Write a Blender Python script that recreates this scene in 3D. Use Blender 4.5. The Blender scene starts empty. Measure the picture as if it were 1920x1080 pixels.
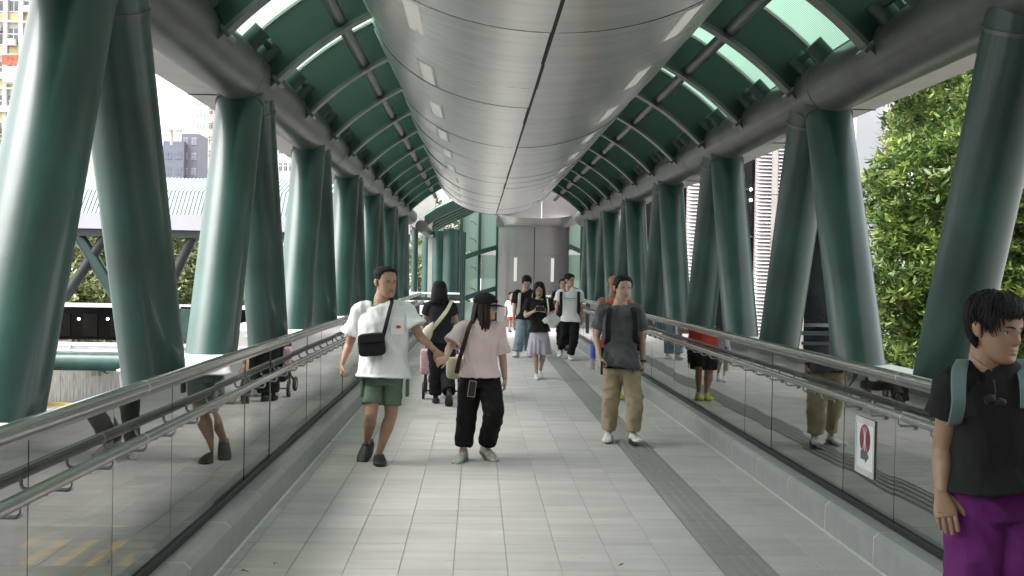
import bpy, bmesh, math, random
import numpy as np
from mathutils import Vector, Matrix, noise
random.seed(7); rng = np.random.default_rng(7)
R = math.radians
C = bpy.context.scene.collection
SC = bpy.context.scene

# ------------------------------------------------------------ camera
F_PX = 2050.0; EYE = 1.68
def cam_rot(vx=895, vy=514, roll=1.0):
    d = Vector(((vx-960)/F_PX, -(vy-540)/F_PX, -1)).normalized()
    up = Vector((math.sin(R(roll)), math.cos(R(roll)), 0)); up = (up-d*up.dot(d)).normalized()
    x = d.cross(up)
    return Matrix((x, d, up))
CAMR = cam_rot()
cam_d = bpy.data.cameras.new('camera'); cam = bpy.data.objects.new('camera', cam_d); C.objects.link(cam)
cam_d.sensor_width = 36; cam_d.lens = F_PX/1920*36; cam_d.clip_start = .1; cam_d.clip_end = 3000
cam.matrix_world = Matrix.Translation((0, 0, EYE)) @ CAMR.to_4x4()
SC.camera = cam
def P(px, py, Y):
    """world point at depth Y seen at photo pixel (px, py): how the places were measured"""
    r = CAMR @ Vector(((px-960)/F_PX, -(py-540)/F_PX, -1)); t = Y/r.y
    return Vector((r.x*t, Y, r.z*t+EYE))

# ------------------------------------------------------------ sky, sun, exposure
w = bpy.data.worlds.new('World'); SC.world = w; w.use_nodes = True
nt = w.node_tree; bg = nt.nodes['Background']
sky = nt.nodes.new('ShaderNodeTexSky'); sky.sky_type = 'NISHITA'; sky.sun_disc = False
SUN_EL, SUN_AZ = R(55), R(-105)
sky.sun_elevation = SUN_EL; sky.sun_rotation = SUN_AZ
sky.air_density = 1.0; sky.dust_density = 4.0; sky.ozone_density = 1.0
hs = nt.nodes.new('ShaderNodeHueSaturation'); hs.inputs['Saturation'].default_value = .12
nt.links.new(sky.outputs[0], hs.inputs['Color']); nt.links.new(hs.outputs[0], bg.inputs[0])
bg.inputs[1].default_value = .15
sl = bpy.data.lights.new('sun', 'SUN'); sl.energy = 1.2; sl.angle = R(50); sl.color = (1, .965, .91)
so = bpy.data.objects.new('sun', sl); C.objects.link(so)
sd = Vector((math.sin(SUN_AZ)*math.cos(SUN_EL), math.cos(SUN_AZ)*math.cos(SUN_EL), math.sin(SUN_EL)))
so.rotation_euler = sd.to_track_quat('Z', 'Y').to_euler()
SC.view_settings.view_transform = 'Standard'; SC.view_settings.look = 'None'
SC.view_settings.exposure = 2.2; SC.view_settings.gamma = 1; SC.view_settings.use_curve_mapping = False

# ------------------------------------------------------------ materials
def mat(name, col, rough=.6, metal=0, var=.12, nscale=4, bump=0, bscale=60, spec=.5, stretch=None, coat=0, alpha=None, sss=0, col2=None):
    m = bpy.data.materials.new(name); m.use_nodes = True; n = m.node_tree; b = n.nodes['Principled BSDF']
    tc = n.nodes.new('ShaderNodeTexCoord'); mp = n.nodes.new('ShaderNodeMapping')
    n.links.new(tc.outputs['Object'], mp.inputs[0])
    if stretch: mp.inputs['Scale'].default_value = stretch
    nz = n.nodes.new('ShaderNodeTexNoise'); nz.inputs['Scale'].default_value = nscale; nz.inputs['Detail'].default_value = 6
    n.links.new(mp.outputs[0], nz.inputs[0])
    rp = n.nodes.new('ShaderNodeValToRGB'); rp.color_ramp.elements[0].position = .3; rp.color_ramp.elements[1].position = .7
    c2 = col2 or col
    rp.color_ramp.elements[0].color = (*[c*(1-var) for c in col], 1)
    rp.color_ramp.elements[1].color = (*[min(1, c*(1+var)) for c in c2], 1)
    n.links.new(nz.outputs[0], rp.inputs[0]); n.links.new(rp.outputs[0], b.inputs['Base Color'])
    b.inputs['Roughness'].default_value = rough; b.inputs['Metallic'].default_value = metal
    b.inputs['Specular IOR Level'].default_value = spec
    if coat: b.inputs['Coat Weight'].default_value = coat; b.inputs['Coat Roughness'].default_value = .15
    if sss: b.inputs['Subsurface Weight'].default_value = sss; b.inputs['Subsurface Radius'].default_value = (.02, .008, .004)
    if bump:
        nb = n.nodes.new('ShaderNodeTexNoise'); nb.inputs['Scale'].default_value = bscale; nb.inputs['Detail'].default_value = 5
        n.links.new(mp.outputs[0], nb.inputs[0])
        bp = n.nodes.new('ShaderNodeBump'); bp.inputs['Strength'].default_value = bump; bp.inputs['Distance'].default_value = .01
        n.links.new(nb.outputs[0], bp.inputs['Height']); n.links.new(bp.outputs[0], b.inputs['Normal'])
    if alpha is not None: b.inputs['Alpha'].default_value = alpha
    return m
GREEN = mat('green_gloss_paint', (.0095, .037, .031), .32, 0, .18, 1.6, .10, 9, .55, coat=.2)
GREEN_COL = mat('green_column_paint', (.0115, .047, .039), .42, 0, .45, 1.7, .35, 5, .5, coat=.22)
GREEN_RIB = mat('green_rib_paint', (.0065, .028, .0205), .48, 0, .12, 3, .05, 20)
CHORD = mat('grey_green_paint_floor_sheen', (.052, .058, .050), .36, 0, .40, 2.5, .3, 5, .6, coat=.1)  # green paint greyed to put the floor's reflected light into the colour
DUCTM = mat('brushed_metal_cladding', (.84, .83, .81), .33, 1.0, .10, 3, .22, 2.2, stretch=(.25, 3, 3))
DUCTG = mat('plain_grey_cladding', (.20, .19, .185), .38, .55, .06, 1.2, .04, 5)
STEEL = mat('satin_stainless_steel', (.50, .50, .48), .26, 1.0, .06, 30, .03, 80)
BLACK = mat('black_recess', (.008, .008, .008), .7)
DARKF = mat('dark_steel', (.012, .018, .018), .5)
KERB_F = mat('grey_kerb_tile', (.29, .295, .30), .45, 0, .07, 8, .05, 90)
GROUT = mat('pale_grout', (.66, .66, .64), .8, 0, .15, 20)
WHITE = mat('white_paint', (.72, .73, .74), .45, 0, .05, 3)
OFFW = mat('weathered_white', (.60, .60, .58), .6, 0, .12, 2)
SOFFIT = mat('pale_soffit', (.42, .41, .39), .5, 0, .08, 3)
CONC = mat('concrete', (.30, .295, .28), .85, 0, .2, 1.5, .2, 30)
ASPH = mat('asphalt', (.10, .10, .10), .9, 0, .2, .6, .2, 60)
YEL = mat('yellow_road_paint', (.55, .36, .06), .7, 0, .2, 6)

def floor_mat(name, c, tx, ty, ox, oy, var, speck):
    m = bpy.data.materials.new(name); m.use_nodes = True; n = m.node_tree; b = n.nodes['Principled BSDF']
    g = n.nodes.new('ShaderNodeNewGeometry')
    sub = n.nodes.new('ShaderNodeVectorMath'); sub.operation = 'SUBTRACT'; sub.inputs[1].default_value = (ox, oy, 0)
    div = n.nodes.new('ShaderNodeVectorMath'); div.operation = 'DIVIDE'; div.inputs[1].default_value = (tx, ty, 1000)
    fl = n.nodes.new('ShaderNodeVectorMath'); fl.operation = 'FLOOR'
    wn = n.nodes.new('ShaderNodeTexWhiteNoise')
    n.links.new(g.outputs['Position'], sub.inputs[0]); n.links.new(sub.outputs[0], div.inputs[0]); n.links.new(div.outputs[0], fl.inputs[0]); n.links.new(fl.outputs[0], wn.inputs[0])
    nz = n.nodes.new('ShaderNodeTexNoise'); nz.inputs['Scale'].default_value = 220; nz.inputs['Detail'].default_value = 3
    n2 = n.nodes.new('ShaderNodeTexNoise'); n2.inputs['Scale'].default_value = 1.1; n2.inputs['Detail'].default_value = 6; n2.inputs['Roughness'].default_value = .65
    for q in (nz, n2): n.links.new(g.outputs['Position'], q.inputs[0])
    def mth(op, a, bb):
        k = n.nodes.new('ShaderNodeMath'); k.operation = op
        for i, v in enumerate((a, bb)):
            if isinstance(v, (int, float)): k.inputs[i].default_value = v
            else: n.links.new(v, k.inputs[i])
        return k.outputs[0]
    s = mth('ADD', mth('MULTIPLY', mth('SUBTRACT', wn.outputs[0], .5), var), 1.0)
    s = mth('ADD', s, mth('MULTIPLY', mth('SUBTRACT', nz.outputs[0], .5), speck))
    s = mth('ADD', s, mth('MULTIPLY', mth('SUBTRACT', n2.outputs[0], .5), .45))
    mp = n.nodes.new('ShaderNodeMapping'); mp.inputs['Scale'].default_value = (1.3, 11, 1); n.links.new(g.outputs['Position'], mp.inputs[0])
    n3 = n.nodes.new('ShaderNodeTexNoise'); n3.inputs['Scale'].default_value = 1.0; n3.inputs['Detail'].default_value = 5; n.links.new(mp.outputs[0], n3.inputs[0])
    s = mth('ADD', s, mth('MULTIPLY', mth('SUBTRACT', n3.outputs[0], .5), .38))
    vo = n.nodes.new('ShaderNodeTexVoronoi'); vo.inputs['Scale'].default_value = 1.7; n.links.new(g.outputs['Position'], vo.inputs[0])
    sp = n.nodes.new('ShaderNodeMapRange'); sp.inputs['From Min'].default_value = .02; sp.inputs['From Max'].default_value = .045; sp.inputs['To Min'].default_value = -.20; sp.inputs['To Max'].default_value = 0; n.links.new(vo.outputs['Distance'], sp.inputs[0])
    s = mth('ADD', s, sp.outputs[0])
    mx = n.nodes.new('ShaderNodeVectorMath'); mx.operation = 'SCALE'; mx.inputs[0].default_value = c
    n.links.new(s, mx.inputs['Scale']); n.links.new(mx.outputs[0], b.inputs['Base Color'])
    rr = mth('ADD', mth('MULTIPLY', n2.outputs[0], .35), .38)
    n.links.new(rr, b.inputs['Roughness']); b.inputs['Specular IOR Level'].default_value = .5
    bp = n.nodes.new('ShaderNodeBump'); bp.inputs['Strength'].default_value = .25; bp.inputs['Distance'].default_value = .004
    n.links.new(nz.outputs[0], bp.inputs['Height']); n.links.new(bp.outputs[0], b.inputs['Normal'])
    return m
FX0, FX1 = -1.42, 2.365          # kerb faces
TX, TY, TOX, TOY = .308, .1945, -.105, 6.2
FLOORM = floor_mat('grey_granite_tile', (.475, .438, .436), TX, TY, TOX, TOY, .15, .30)
TACT = floor_mat('dark_grey_tactile_tile', (.27, .262, .255), .3, .3, 1.43, 0, .07, .25)
JOINT = mat('floor_joint', (.39, .375, .36), .9)

def glass_mat():
    m = bpy.data.materials.new('tinted_reflective_glass'); m.use_nodes = True; n = m.node_tree
    n.nodes.remove(n.nodes['Principled BSDF']); o = n.nodes['Material Output']
    tr = n.nodes.new('ShaderNodeBsdfTransparent'); tr.inputs[0].default_value = (.38, .38, .36, 1)
    gl = n.nodes.new('ShaderNodeBsdfGlossy'); gl.inputs['Roughness'].default_value = .012; gl.inputs[0].default_value = (.93, .94, .93, 1)
    lw = n.nodes.new('ShaderNodeLayerWeight'); lw.inputs['Blend'].default_value = .30
    mr = n.nodes.new('ShaderNodeMapRange'); mr.inputs['From Min'].default_value = .2; mr.inputs['From Max'].default_value = .85; mr.inputs['To Min'].default_value = .22; mr.inputs['To Max'].default_value = .84
    mx = n.nodes.new('ShaderNodeMixShader')
    n.links.new(lw.outputs['Facing'], mr.inputs[0]); n.links.new(mr.outputs[0], mx.inputs[0]); n.links.new(tr.outputs[0], mx.inputs[1]); n.links.new(gl.outputs[0], mx.inputs[2])
    tc = n.nodes.new('ShaderNodeTexCoord'); nz = n.nodes.new('ShaderNodeTexNoise'); nz.inputs['Scale'].default_value = 1.6; nz.inputs['Detail'].default_value = 0
    bp = n.nodes.new('ShaderNodeBump'); bp.inputs['Strength'].default_value = .22; bp.inputs['Distance'].default_value = .012
    g = n.nodes.new('ShaderNodeNewGeometry')
    n.links.new(g.outputs['Position'], nz.inputs[0]); n.links.new(nz.outputs[0], bp.inputs['Height']); n.links.new(bp.outputs[0], gl.inputs['Normal'])
    n.links.new(mx.outputs[0], o.inputs[0]); return m
GLASS = glass_mat()
def glazing_mat(name, col, tcol, stripes, f=.55):
    m = bpy.data.materials.new(name); m.use_nodes = True; n = m.node_tree
    n.nodes.remove(n.nodes['Principled BSDF']); o = n.nodes['Material Output']
    tr = n.nodes.new('ShaderNodeBsdfTransparent'); tr.inputs[0].default_value = (*tcol, 1)
    tl = n.nodes.new('ShaderNodeBsdfTranslucent'); tl.inputs[0].default_value = (*col, 1)
    gl = n.nodes.new('ShaderNodeBsdfGlossy'); gl.inputs['Roughness'].default_value = .1
    mx = n.nodes.new('ShaderNodeMixShader'); m2 = n.nodes.new('ShaderNodeMixShader'); m2.inputs[0].default_value = .07
    g = n.nodes.new('ShaderNodeNewGeometry'); wv = n.nodes.new('ShaderNodeTexWave'); wv.bands_direction = stripes[0]; wv.inputs['Scale'].default_value = stripes[1]
    n.links.new(g.outputs['Position'], wv.inputs[0])
    mr = n.nodes.new('ShaderNodeMapRange'); mr.inputs['To Min'].default_value = f-.15; mr.inputs['To Max'].default_value = f+.22
    n.links.new(wv.outputs['Fac'], mr.inputs[0]); n.links.new(mr.outputs[0], mx.inputs[0])
    n.links.new(tr.outputs[0], mx.inputs[1]); n.links.new(tl.outputs[0], mx.inputs[2])
    n.links.new(mx.outputs[0], m2.inputs[1]); n.links.new(gl.outputs[0], m2.inputs[2]); n.links.new(m2.outputs[0], o.inputs[0])
    return m
ROOFG = glazing_mat('mint_roof_glazing', (.54, .68, .60), (.40, .54, .46), ('Y', 9.0))
WALLG = glazing_mat('mint_wall_glazing', (.50, .60, .54), (.50, .60, .55), ('Z', 45.0), .5)

# ------------------------------------------------------------ mesh helpers
class MB:
    def __init__(s): s.v = []; s.f = []; s.m = []
    def add(s, vs, fs, mi=0):
        o = len(s.v); s.v += [tuple(p) for p in vs]; s.f += [tuple(i+o for i in f) for f in fs]; s.m += [mi]*len(fs); return s
    def box(s, c, d, rot=None, mi=0, bev=0):
        x, y, z = d[0]/2, d[1]/2, d[2]/2
        vs = [Vector((a*x, b*y, e*z)) for a in (-1, 1) for b in (-1, 1) for e in (-1, 1)]
        if rot is not None: vs = [rot @ v for v in vs]
        c = Vector(c); vs = [v+c for v in vs]
        return s.add(vs, [(0, 1, 3, 2), (4, 6, 7, 5), (0, 4, 5, 1), (2, 3, 7, 6), (0, 2, 6, 4), (1, 5, 7, 3)], mi)
    def b2(s, x0, x1, y0, y1, z0, z1, mi=0): return s.box(((x0+x1)/2, (y0+y1)/2, (z0+z1)/2), (x1-x0, y1-y0, z1-z0), mi=mi)
    def tube(s, pts, r, n=12, mi=0, cap=True):
        pts = [Vector(p) for p in pts]; rs = r if isinstance(r, (list, tuple)) else [r]*len(pts)
        up = None; rings = []
        for i, p in enumerate(pts):
            a = pts[max(0, i-1)]; b = pts[min(len(pts)-1, i+1)]; t = (b-a).normalized()
            if up is None: up = Vector((0, 0, 1)) if abs(t.z) < .9 else Vector((1, 0, 0))
            u = (up-t*up.dot(t)).normalized(); up = u; v = t.cross(u)
            rr = rs[i]; ra, rb = rr if isinstance(rr, (list, tuple)) else (rr, rr)
            rings.append([p+u*ra*math.cos(2*math.pi*k/n)+v*rb*math.sin(2*math.pi*k/n) for k in range(n)])
        vs = [q for g in rings for q in g]; fs = []
        for i in range(len(rings)-1):
            for k in range(n):
                a = i*n+k; b = i*n+(k+1) % n; fs.append((a, b, b+n, a+n))
        if cap: fs.append(tuple(reversed(range(n)))); fs.append(tuple(range(len(vs)-n, len(vs))))
        return s.add(vs, fs, mi)
    def prism(s, poly, ax, a0, a1, mi=0):
        """poly of 2-D points swept along axis ax ('x','y','z') from a0 to a1"""
        def mk(p, a):
            return {'x': (a, p[0], p[1]), 'y': (p[0], a, p[1]), 'z': (p[0], p[1], a)}[ax]
        n = len(poly); vs = [mk(p, a0) for p in poly]+[mk(p, a1) for p in poly]
        fs = [tuple(reversed(range(n))), tuple(range(n, 2*n))]+[(i, (i+1) % n, n+(i+1) % n, n+i) for i in range(n)]
        return s.add(vs, fs, mi)
    def obj(s, name, m, parent=None, smooth=False, loc=None, fix=True):
        me = bpy.data.meshes.new(name); me.from_pydata(s.v, [], s.f)
        ms = m if isinstance(m, (list, tuple)) else [m]
        for q in ms: me.materials.append(q)
        if len(ms) > 1: me.polygons.foreach_set('material_index', s.m)
        if fix:
            bm = bmesh.new(); bm.from_mesh(me); bmesh.ops.recalc_face_normals(bm, faces=bm.faces); bm.to_mesh(me); bm.free()
        if smooth: me.polygons.foreach_set('use_smooth', [True]*len(me.polygons)); me.set_sharp_from_angle(angle=R(40))
        o = bpy.data.objects.new(name, me); C.objects.link(o)
        if parent: o.parent = parent
        if loc is not None: o.location = loc
        return o
def inst(o, loc, parent=None, rot=None, name=None):
    c = o.copy(); C.objects.link(c); c.location = loc
    if parent: c.parent = parent
    if rot: c.rotation_euler = rot
    return c
def tag(o, label=None, cat=None, group=None, kind=None):
    if label: o['label'] = label
    if cat: o['category'] = cat
    if group: o['group'] = group
    if kind: o['kind'] = kind
    return o
def thing(name, label, cat, loc=(0, 0, 0), group=None):
    o = bpy.data.objects.new(name, None); o.empty_display_size = .1; o.location = loc; C.objects.link(o); return tag(o, label, cat, group)
def struct(name, mb, m, **k):
    o = mb.obj(name, m, **k); o['kind'] = 'structure'; return o
ORD = ['nearest', 'second nearest', 'third nearest', 'fourth nearest', 'fifth nearest', 'sixth nearest', 'seventh nearest', 'eighth nearest', 'ninth nearest', 'tenth nearest', 'eleventh nearest', 'twelfth nearest', 'thirteenth nearest', 'fourteenth nearest', 'fifteenth nearest', 'sixteenth nearest']
def bevel(o, wd, seg=2):
    md = o.modifiers.new('bevel', 'BEVEL'); md.width = wd; md.segments = seg; md.limit_method = 'ANGLE'; md.angle_limit = R(40); return o

# ------------------------------------------------------------ deck, tiles, kerbs
YB, YE = -8.0, 30.6             # bridge start (behind camera) and where it opens into the junction
YJ = 37.5                       # far wall of the junction
XL, XR = -1.99, 2.92            # truss planes
CX = .465
deck = struct('footbridge_deck', MB().b2(-1.62, 2.57, YB, YE, -.45, -.012).b2(-7.5, 4.5, YE, YJ+.3, -.45, -.0125), [JOINT])
t0 = MB().b2(0, TX-.003, 0, TY-.003, -.011, 0).obj('floor_tile', FLOORM, deck, loc=(TOX-TX*2, TOY, 0)); bevel(t0, .0015, 1)
rest = MB(); made = 1; SX0, SX1 = 1.445, 1.745
iy0 = int((YB-TOY)/TY); iy1 = int((YJ-TOY)/TY)
cells = []
for iy in range(iy0, iy1):
    for ix in range(-25, 14):
        x0 = TOX+ix*TX; y0 = TOY+iy*TY
        lim0, lim1 = (FX0, FX1) if y0 < YE else (-7.4, 4.3)
        if x0+TX < lim0 or x0 > lim1: continue
        cells.append((ix, iy, x0, y0, max(x0, lim0), min(x0+TX-.003, lim1)))
def seen_rank(c):
    x, y = c[2], c[3]
    if y < 5.9: return 1e9
    return y
cells.sort(key=seen_rank)
for ix, iy, x0, y0, a, b in cells:
    y1 = y0+TY-.003
    segs = []
    if y0 < YE and b > SX0 and a < SX1:
        if a < SX0-.012: segs.append((a, SX0-.004))
        if b > SX1+.012: segs.append((SX1+.004, b))
    else: segs.append((a, b))
    full = len(segs) == 1 and abs(segs[0][1]-segs[0][0]-(TX-.003)) < 1e-4
    if full and made < 285 and y0 > 5.9 and not (ix == -2 and iy == 0):
        inst(t0, (x0, y0, random.uniform(-.0006, .0006)), deck); made += 1
    elif full and (ix == -2 and iy == 0): pass
    else:
        for s0, s1 in segs:
            if s1-s0 > .02: rest.b2(s0, s1, y0, y1, -.011, random.uniform(-.0007, .0005))
tag(rest.obj('floor_tiles', FLOORM, deck, fix=False), kind='stuff')
# tactile guide strip of ribbed tiles
tb = MB().b2(0, .296, 0, .296, -.011, -.001)
for k in range(4): tb.b2(.024+k*.072, .024+k*.072+.034,   .001, .295, -.001, .005)
tt = tb.obj('tactile_tile', TACT, deck, loc=(SX0+.002, 5.7, 0)); bevel(tt, .002, 1)
for k in range(-38, 84):
    if k: inst(tt, (SX0+.002, 5.7+k*.3, 0), deck)

def kerb(side):
    s = 1 if side == 'right' else -1
    xf = FX1 if s > 0 else FX0
    base = struct('kerb', MB().prism([(xf+s*a, b) for a, b in [(.0012, -.2), (.0012, .1645), (.0355, .1958), (.238, .1958), (.238, -.2)]], 'y', YB, YE), GROUT)
    prof = [(0, 0), (0, .165), (.035, .197), (.24, .197), (.24, .0)]
    mb = MB().prism([(s*a, b) for a, b in prof], 'y', 0, .890)
    o = mb.obj('kerb_tile', KERB_F, base, loc=(xf, -5.25, 0)); bevel(o, .002, 1)
    y0 = 6.373 if s > 0 else 6.465; k = -12
    while y0+k*.9 < YE-.9:
        if k == -12: o.location = (xf, y0+k*.9, 0)
        else: inst(o, (xf+random.uniform(-.001, .001), y0+k*.9, random.uniform(-.001, .001)), base)
        k += 1
    return base
kerb('left'); kerb('right')
struct('edge_joint', MB().b2(FX0-.002, FX0+.020, YB, YE, -.01, .0022).b2(FX1-.020, FX1+.002, YB, YE, -.01, .0022), GROUT)

# ------------------------------------------------------------ balustrades
def balustrade(side):
    s = 1 if side == 'right' else -1
    gx = 2.53 if s > 0 else -1.59
    t = thing('glass_balustrade', f'tinted glass balustrade with steel rails along the {side} side of the walkway', 'balustrade', (gx, 0, .197))
    y0 = 6.48 if s > 0 else 3.93
    k = -10; first = None; br0 = None
    while y0+(k+1)*.915 < YE:
        y = y0+k*.915
        if first is None:
            first = MB().b2(-.006, .006, .004, .909, 0, .885).obj('glass_pane', GLASS, t, loc=(0, y, 0))
        else: inst(first, (random.uniform(-.002, .002), y, 0), t, rot=(0, random.uniform(-.002, .002), random.uniform(-.004, .004)))
        yb = y+.17
        if br0 is None:
            d = -s
            mb = MB().tube([(d*.006, 0, .655), (d*.018, 0, .655)], .024, 14)
            mb.tube([(d*.018, 0, .655), (d*.085, 0, .655), (d*.098, 0, .661), (d*.104, 0, .674), (d*.104, 0, .70)], .0075, 8)
            br0 = mb.obj('handrail_bracket', STEEL, t, smooth=True, loc=(0, yb, 0))
        else: inst(br0, (0, yb, 0), t)
        inst(br0, (0, yb+.457, 0), t)
        k += 1
    d = -s
    MB().tube([(d*.01, YB, .915), (d*.01, YE, .915)], .033, 20).b2(-.016, .016, YB, YE, .868, .888).obj('top_rail', STEEL, t, smooth=True)
    MB().tube([(d*.104, YB, .715), (d*.104, YE, .715)], .025, 16).obj('handrail', STEEL, t, smooth=True)
    MB().b2(-.03, -.0075, YB, YE, .001, .035).b2(.0075, .03, YB, YE, .001, .035).obj('base_channel', DARKF, t)
    m = MB()
    for y in ((5.25, 9.3, 13.4, 17.5, 21.6) if s < 0 else (6.4, 10.5, 14.6, 18.7, 22.8)):
        m.tube([(d*.01, y, .915), (d*.01, y+.004, .915)], .0337, 20); m.tube([(d*.104, y-.3, .715), (d*.104, y-.296, .715)], .0256, 16)
    tag(m.obj('rail_joint', OFFW, t), kind='stuff')
    return t
balL = balustrade('left'); balR = balustrade('right')

# ------------------------------------------------------------ trusses
S = 3.74; N0 = 9.35; CZ = 3.30; CR = .235
nodes = [N0+S*k for k in range(-3, 6)]
for side, X in (('left', XL), ('right', XR)):
    s = 1 if X > 0 else -1
    t = thing('top_chord', f'thick grey green steel tube running above the columns on the {side} side', 'steel tube', (X, 0, CZ))
    ye = 31.6 if s < 0 else 30.4
    MB().tube([(0, YB, 0), (0, ye, 0)], CR, 40).obj('tube', CHORD, t, smooth=True)
    m = MB()
    for y in (8.95, 14.4, 14.55, 18.6, 22.4, 26.1): m.tube([(0, y, 0), (0, y+.012, 0)], CR+.003, 40)
    m.obj('weld_seam', CHORD, t, smooth=True)
    b = thing('bottom_chord', f'thick green steel tube below the deck on the {side} side', 'steel tube', (X, 0, -.55))
    MB().tube([(0, YB, 0), (0, ye, 0)], .23, 28).obj('tube', GREEN_COL, b, smooth=True)
    # outer gutter plate
    g = thing('eaves_gutter', f'pale metal eaves gutter outside the {side} tube', 'gutter', (X, 0, 3.15))
    pr = [(s*.16, .0), (s*.50, .02), (s*.56, .30), (s*.54, .30), (s*.48, .035), (s*.16, .02)]
    MB().prism(pr, 'y', YB, YE+.6).obj('gutter_plate', SOFFIT, g)
    m = MB()
    y = YB+.5
    while y < YE: m.b2(*sorted((s*.2, s*.475)), y, y+.008, -.004, .004); y += 2.4
    tag(m.obj('plate_joint', BLACK, g), kind='stuff')
    cnt = 0
    for ni, Y in enumerate(nodes):
        if s < 0: Y += .10 if abs(Y-5.61) < .1 else .05 if abs(Y-9.35) < .1 else 0
        for q in (-1, 1):
            yf, yt = Y+q*1.10, Y+q*.17
            zt, zf = CZ-.05, 1.045
            dirv = Vector((0, yt-yf, zt-zf)); L = -.40
            low = Vector((0, yf, zf))+dirv*((-.55-zf)/dirv.z)
            vis = Y > 5.3 if s < 0 else Y > 5.3
            a = Vector((X, low.y, -.5)); top = Vector((X, yt, zt))
            if vis and Y > 5:
                cnt += 1
                lab = f'{ORD[min(cnt-1,15)]} slanting green steel column on the {side} side, ' + ('leaning away from the camera' if q < 0 else 'leaning towards the camera')
            else: lab = f'slanting green steel column behind the camera on the {side} side'
            if Y < 5: continue
            c = thing('steel_column', lab, 'column', a, 'slanting green tubular columns of the bridge trusses')
            MB().tube([(0, 0, 0), top-a], .19 if q < 0 else .192, 36).obj('shaft', GREEN_COL, c, smooth=True)
            # weld collar just under the chord
            tt_ = (top-a); f = (CZ-CR-.02+.5)/tt_.z
            MB().tube([tt_*f, tt_*(f+.006)], .199, 36).obj('weld_collar', CHORD, c, smooth=True)
    for Y in [N0+S*(k+.5) for k in range(-2, 6)]:
        p = Vector((X, Y, 0)); hw = S/2-1.10-.10
        mb = MB().prism([(-hw, 1.04), (hw, 1.04), (.25, -.45), (-.25, -.45)], 'x', -.21, .21, mi=0)
        k = int(round((Y-N0)/S-.5))
        o = mb.obj('gusset_casing', OFFW); o.location = p
        mb2 = MB().b2(-.222, .222, -hw-.01, hw+.01, 1.0405, 1.052); mb2.obj('cap_plate', WHITE, o)
        kk = len([1 for n_ in [N0+S*(q_+.5) for q_ in range(-2, 6)] if 3.5 < n_ <= Y])
        tag(o, f'white casing between the feet of the {ORD[max(0,kk-1)]} pair of diverging columns, {side} side' if Y > 3.5 else f'white casing between column feet beside the camera, {side} side', 'casing', 'white casings at the truss nodes')

# ------------------------------------------------------------ roof: ribs, purlins, stubs, glazing
RZ, RI, RO = 1.16, 3.05, 3.43
def arc(r, a): return (CX+r*math.sin(a), RZ+r*math.cos(a))
roof = struct('bridge_roof', MB().prism([arc(3.54, R(a)) for a in range(-26, 27, 4)]+[arc(3.50, R(a)) for a in range(26, -27, -4)], 'y', YB, YE), SOFFIT)
A1 = math.asin((2.2+.10)/3.05)
def arcbox(mb, r0, r1, a0, a1, y0, y1, n=16, mi=0):
    o = []; i = []
    for k in range(n+1):
        a = a0+(a1-a0)*k/n; o.append(arc(r1, a)); i.append(arc(r0, a))
    for k in range(n):
        mb.prism([i[k], i[k+1], o[k+1], o[k]], 'y', y0, y1, mi)
    return mb
def arcsheet(mb, r0, r1, a0, a1, y0, y1, n=16, mi=0):
    poly = [arc(r1, a0+(a1-a0)*k/n) for k in range(n+1)]+[arc(r0, a1-(a1-a0)*k/n) for k in range(n+1)]
    vs = [(p[0], y0, p[1]) for p in poly]+[(p[0], y1, p[1]) for p in poly]; N = len(poly); fs = []
    for k in range(n):
        j = N-1-k
        fs += [(k, k+1, j-1, j), (N+k, N+j, N+j-1, N+k+1), (k, N+k, N+k+1, k+1), (j, j-1, N+j-1, N+j)]
    fs += [(0, N-1, 2*N-1, N), (n, N+n, N+n+1, n+1)]
    return mb.add(vs, fs, mi)
AI = math.asin(1.15/3.05)
rib0 = None
ribs = [N0+S/2*k for k in range(-7, 11)]
for Y in ribs:
    for s in (-1, 1):
        if rib0 is None or (s, 'r') not in rib0:
            rib0 = rib0 or {}
            a = arcsheet(MB(), RI+.02, RO, s*AI, s*A1, -.014, .014, 20).obj('arch_rib', GREEN_RIB, roof, loc=(0, Y, 0), smooth=True)
            f = arcsheet(MB(), RI-.012, RI+.018, s*AI, s*A1, -.07, .07, 20).obj('bottom_flange', CHORD, a, smooth=True)
            rib0[(s, 'r')] = (a, f)
        else:
            a, f = rib0[(s, 'r')]
            a2 = inst(a, (0, Y, 0), roof); inst(f, (0, 0, 0), a2)
# foot plates where ribs land on tube
pl = None
for Y in ribs:
    for s, X in ((-1, XL), (1, XR)):
        bp = Vector((X-s*.27, Y, CZ-.02))
        if pl is None: pl = MB().box((0, 0, 0), (.10, .17, .03)).obj('foot_plate', CHORD, roof, loc=bp); bevel(pl, .003, 1); pl.rotation_euler = (0, -s*R(50), 0)
        else: inst(pl, bp, roof, rot=(0, -s*R(50), 0))
st = {}
for Y in ribs:
    for s, X in ((-1, XL), (1, XR)):
        if s not in st:
            d = Vector((-s*.70, 0, .71))
            m = MB().tube([d*.18, d*.385], .078, 22)
            a = m.obj('support_stub', GREEN_RIB, roof, smooth=True, loc=(X, Y-.15, CZ))
            m = MB().tube([d*.33+Vector((0, -.06, 0)), d*.33+Vector((0, -.44, 0))], .026, 10)
            c_ = m.obj('stub_link', GREEN_RIB, roof, smooth=True, loc=(X, Y-.15, CZ)); st[s] = (a, c_)
        else:
            inst(st[s][0], (X, Y-.15, CZ), roof); inst(st[s][1], (X, Y-.15, CZ), roof)
        inst(st[s][0], (X, Y-.66, CZ), roof)
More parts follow.
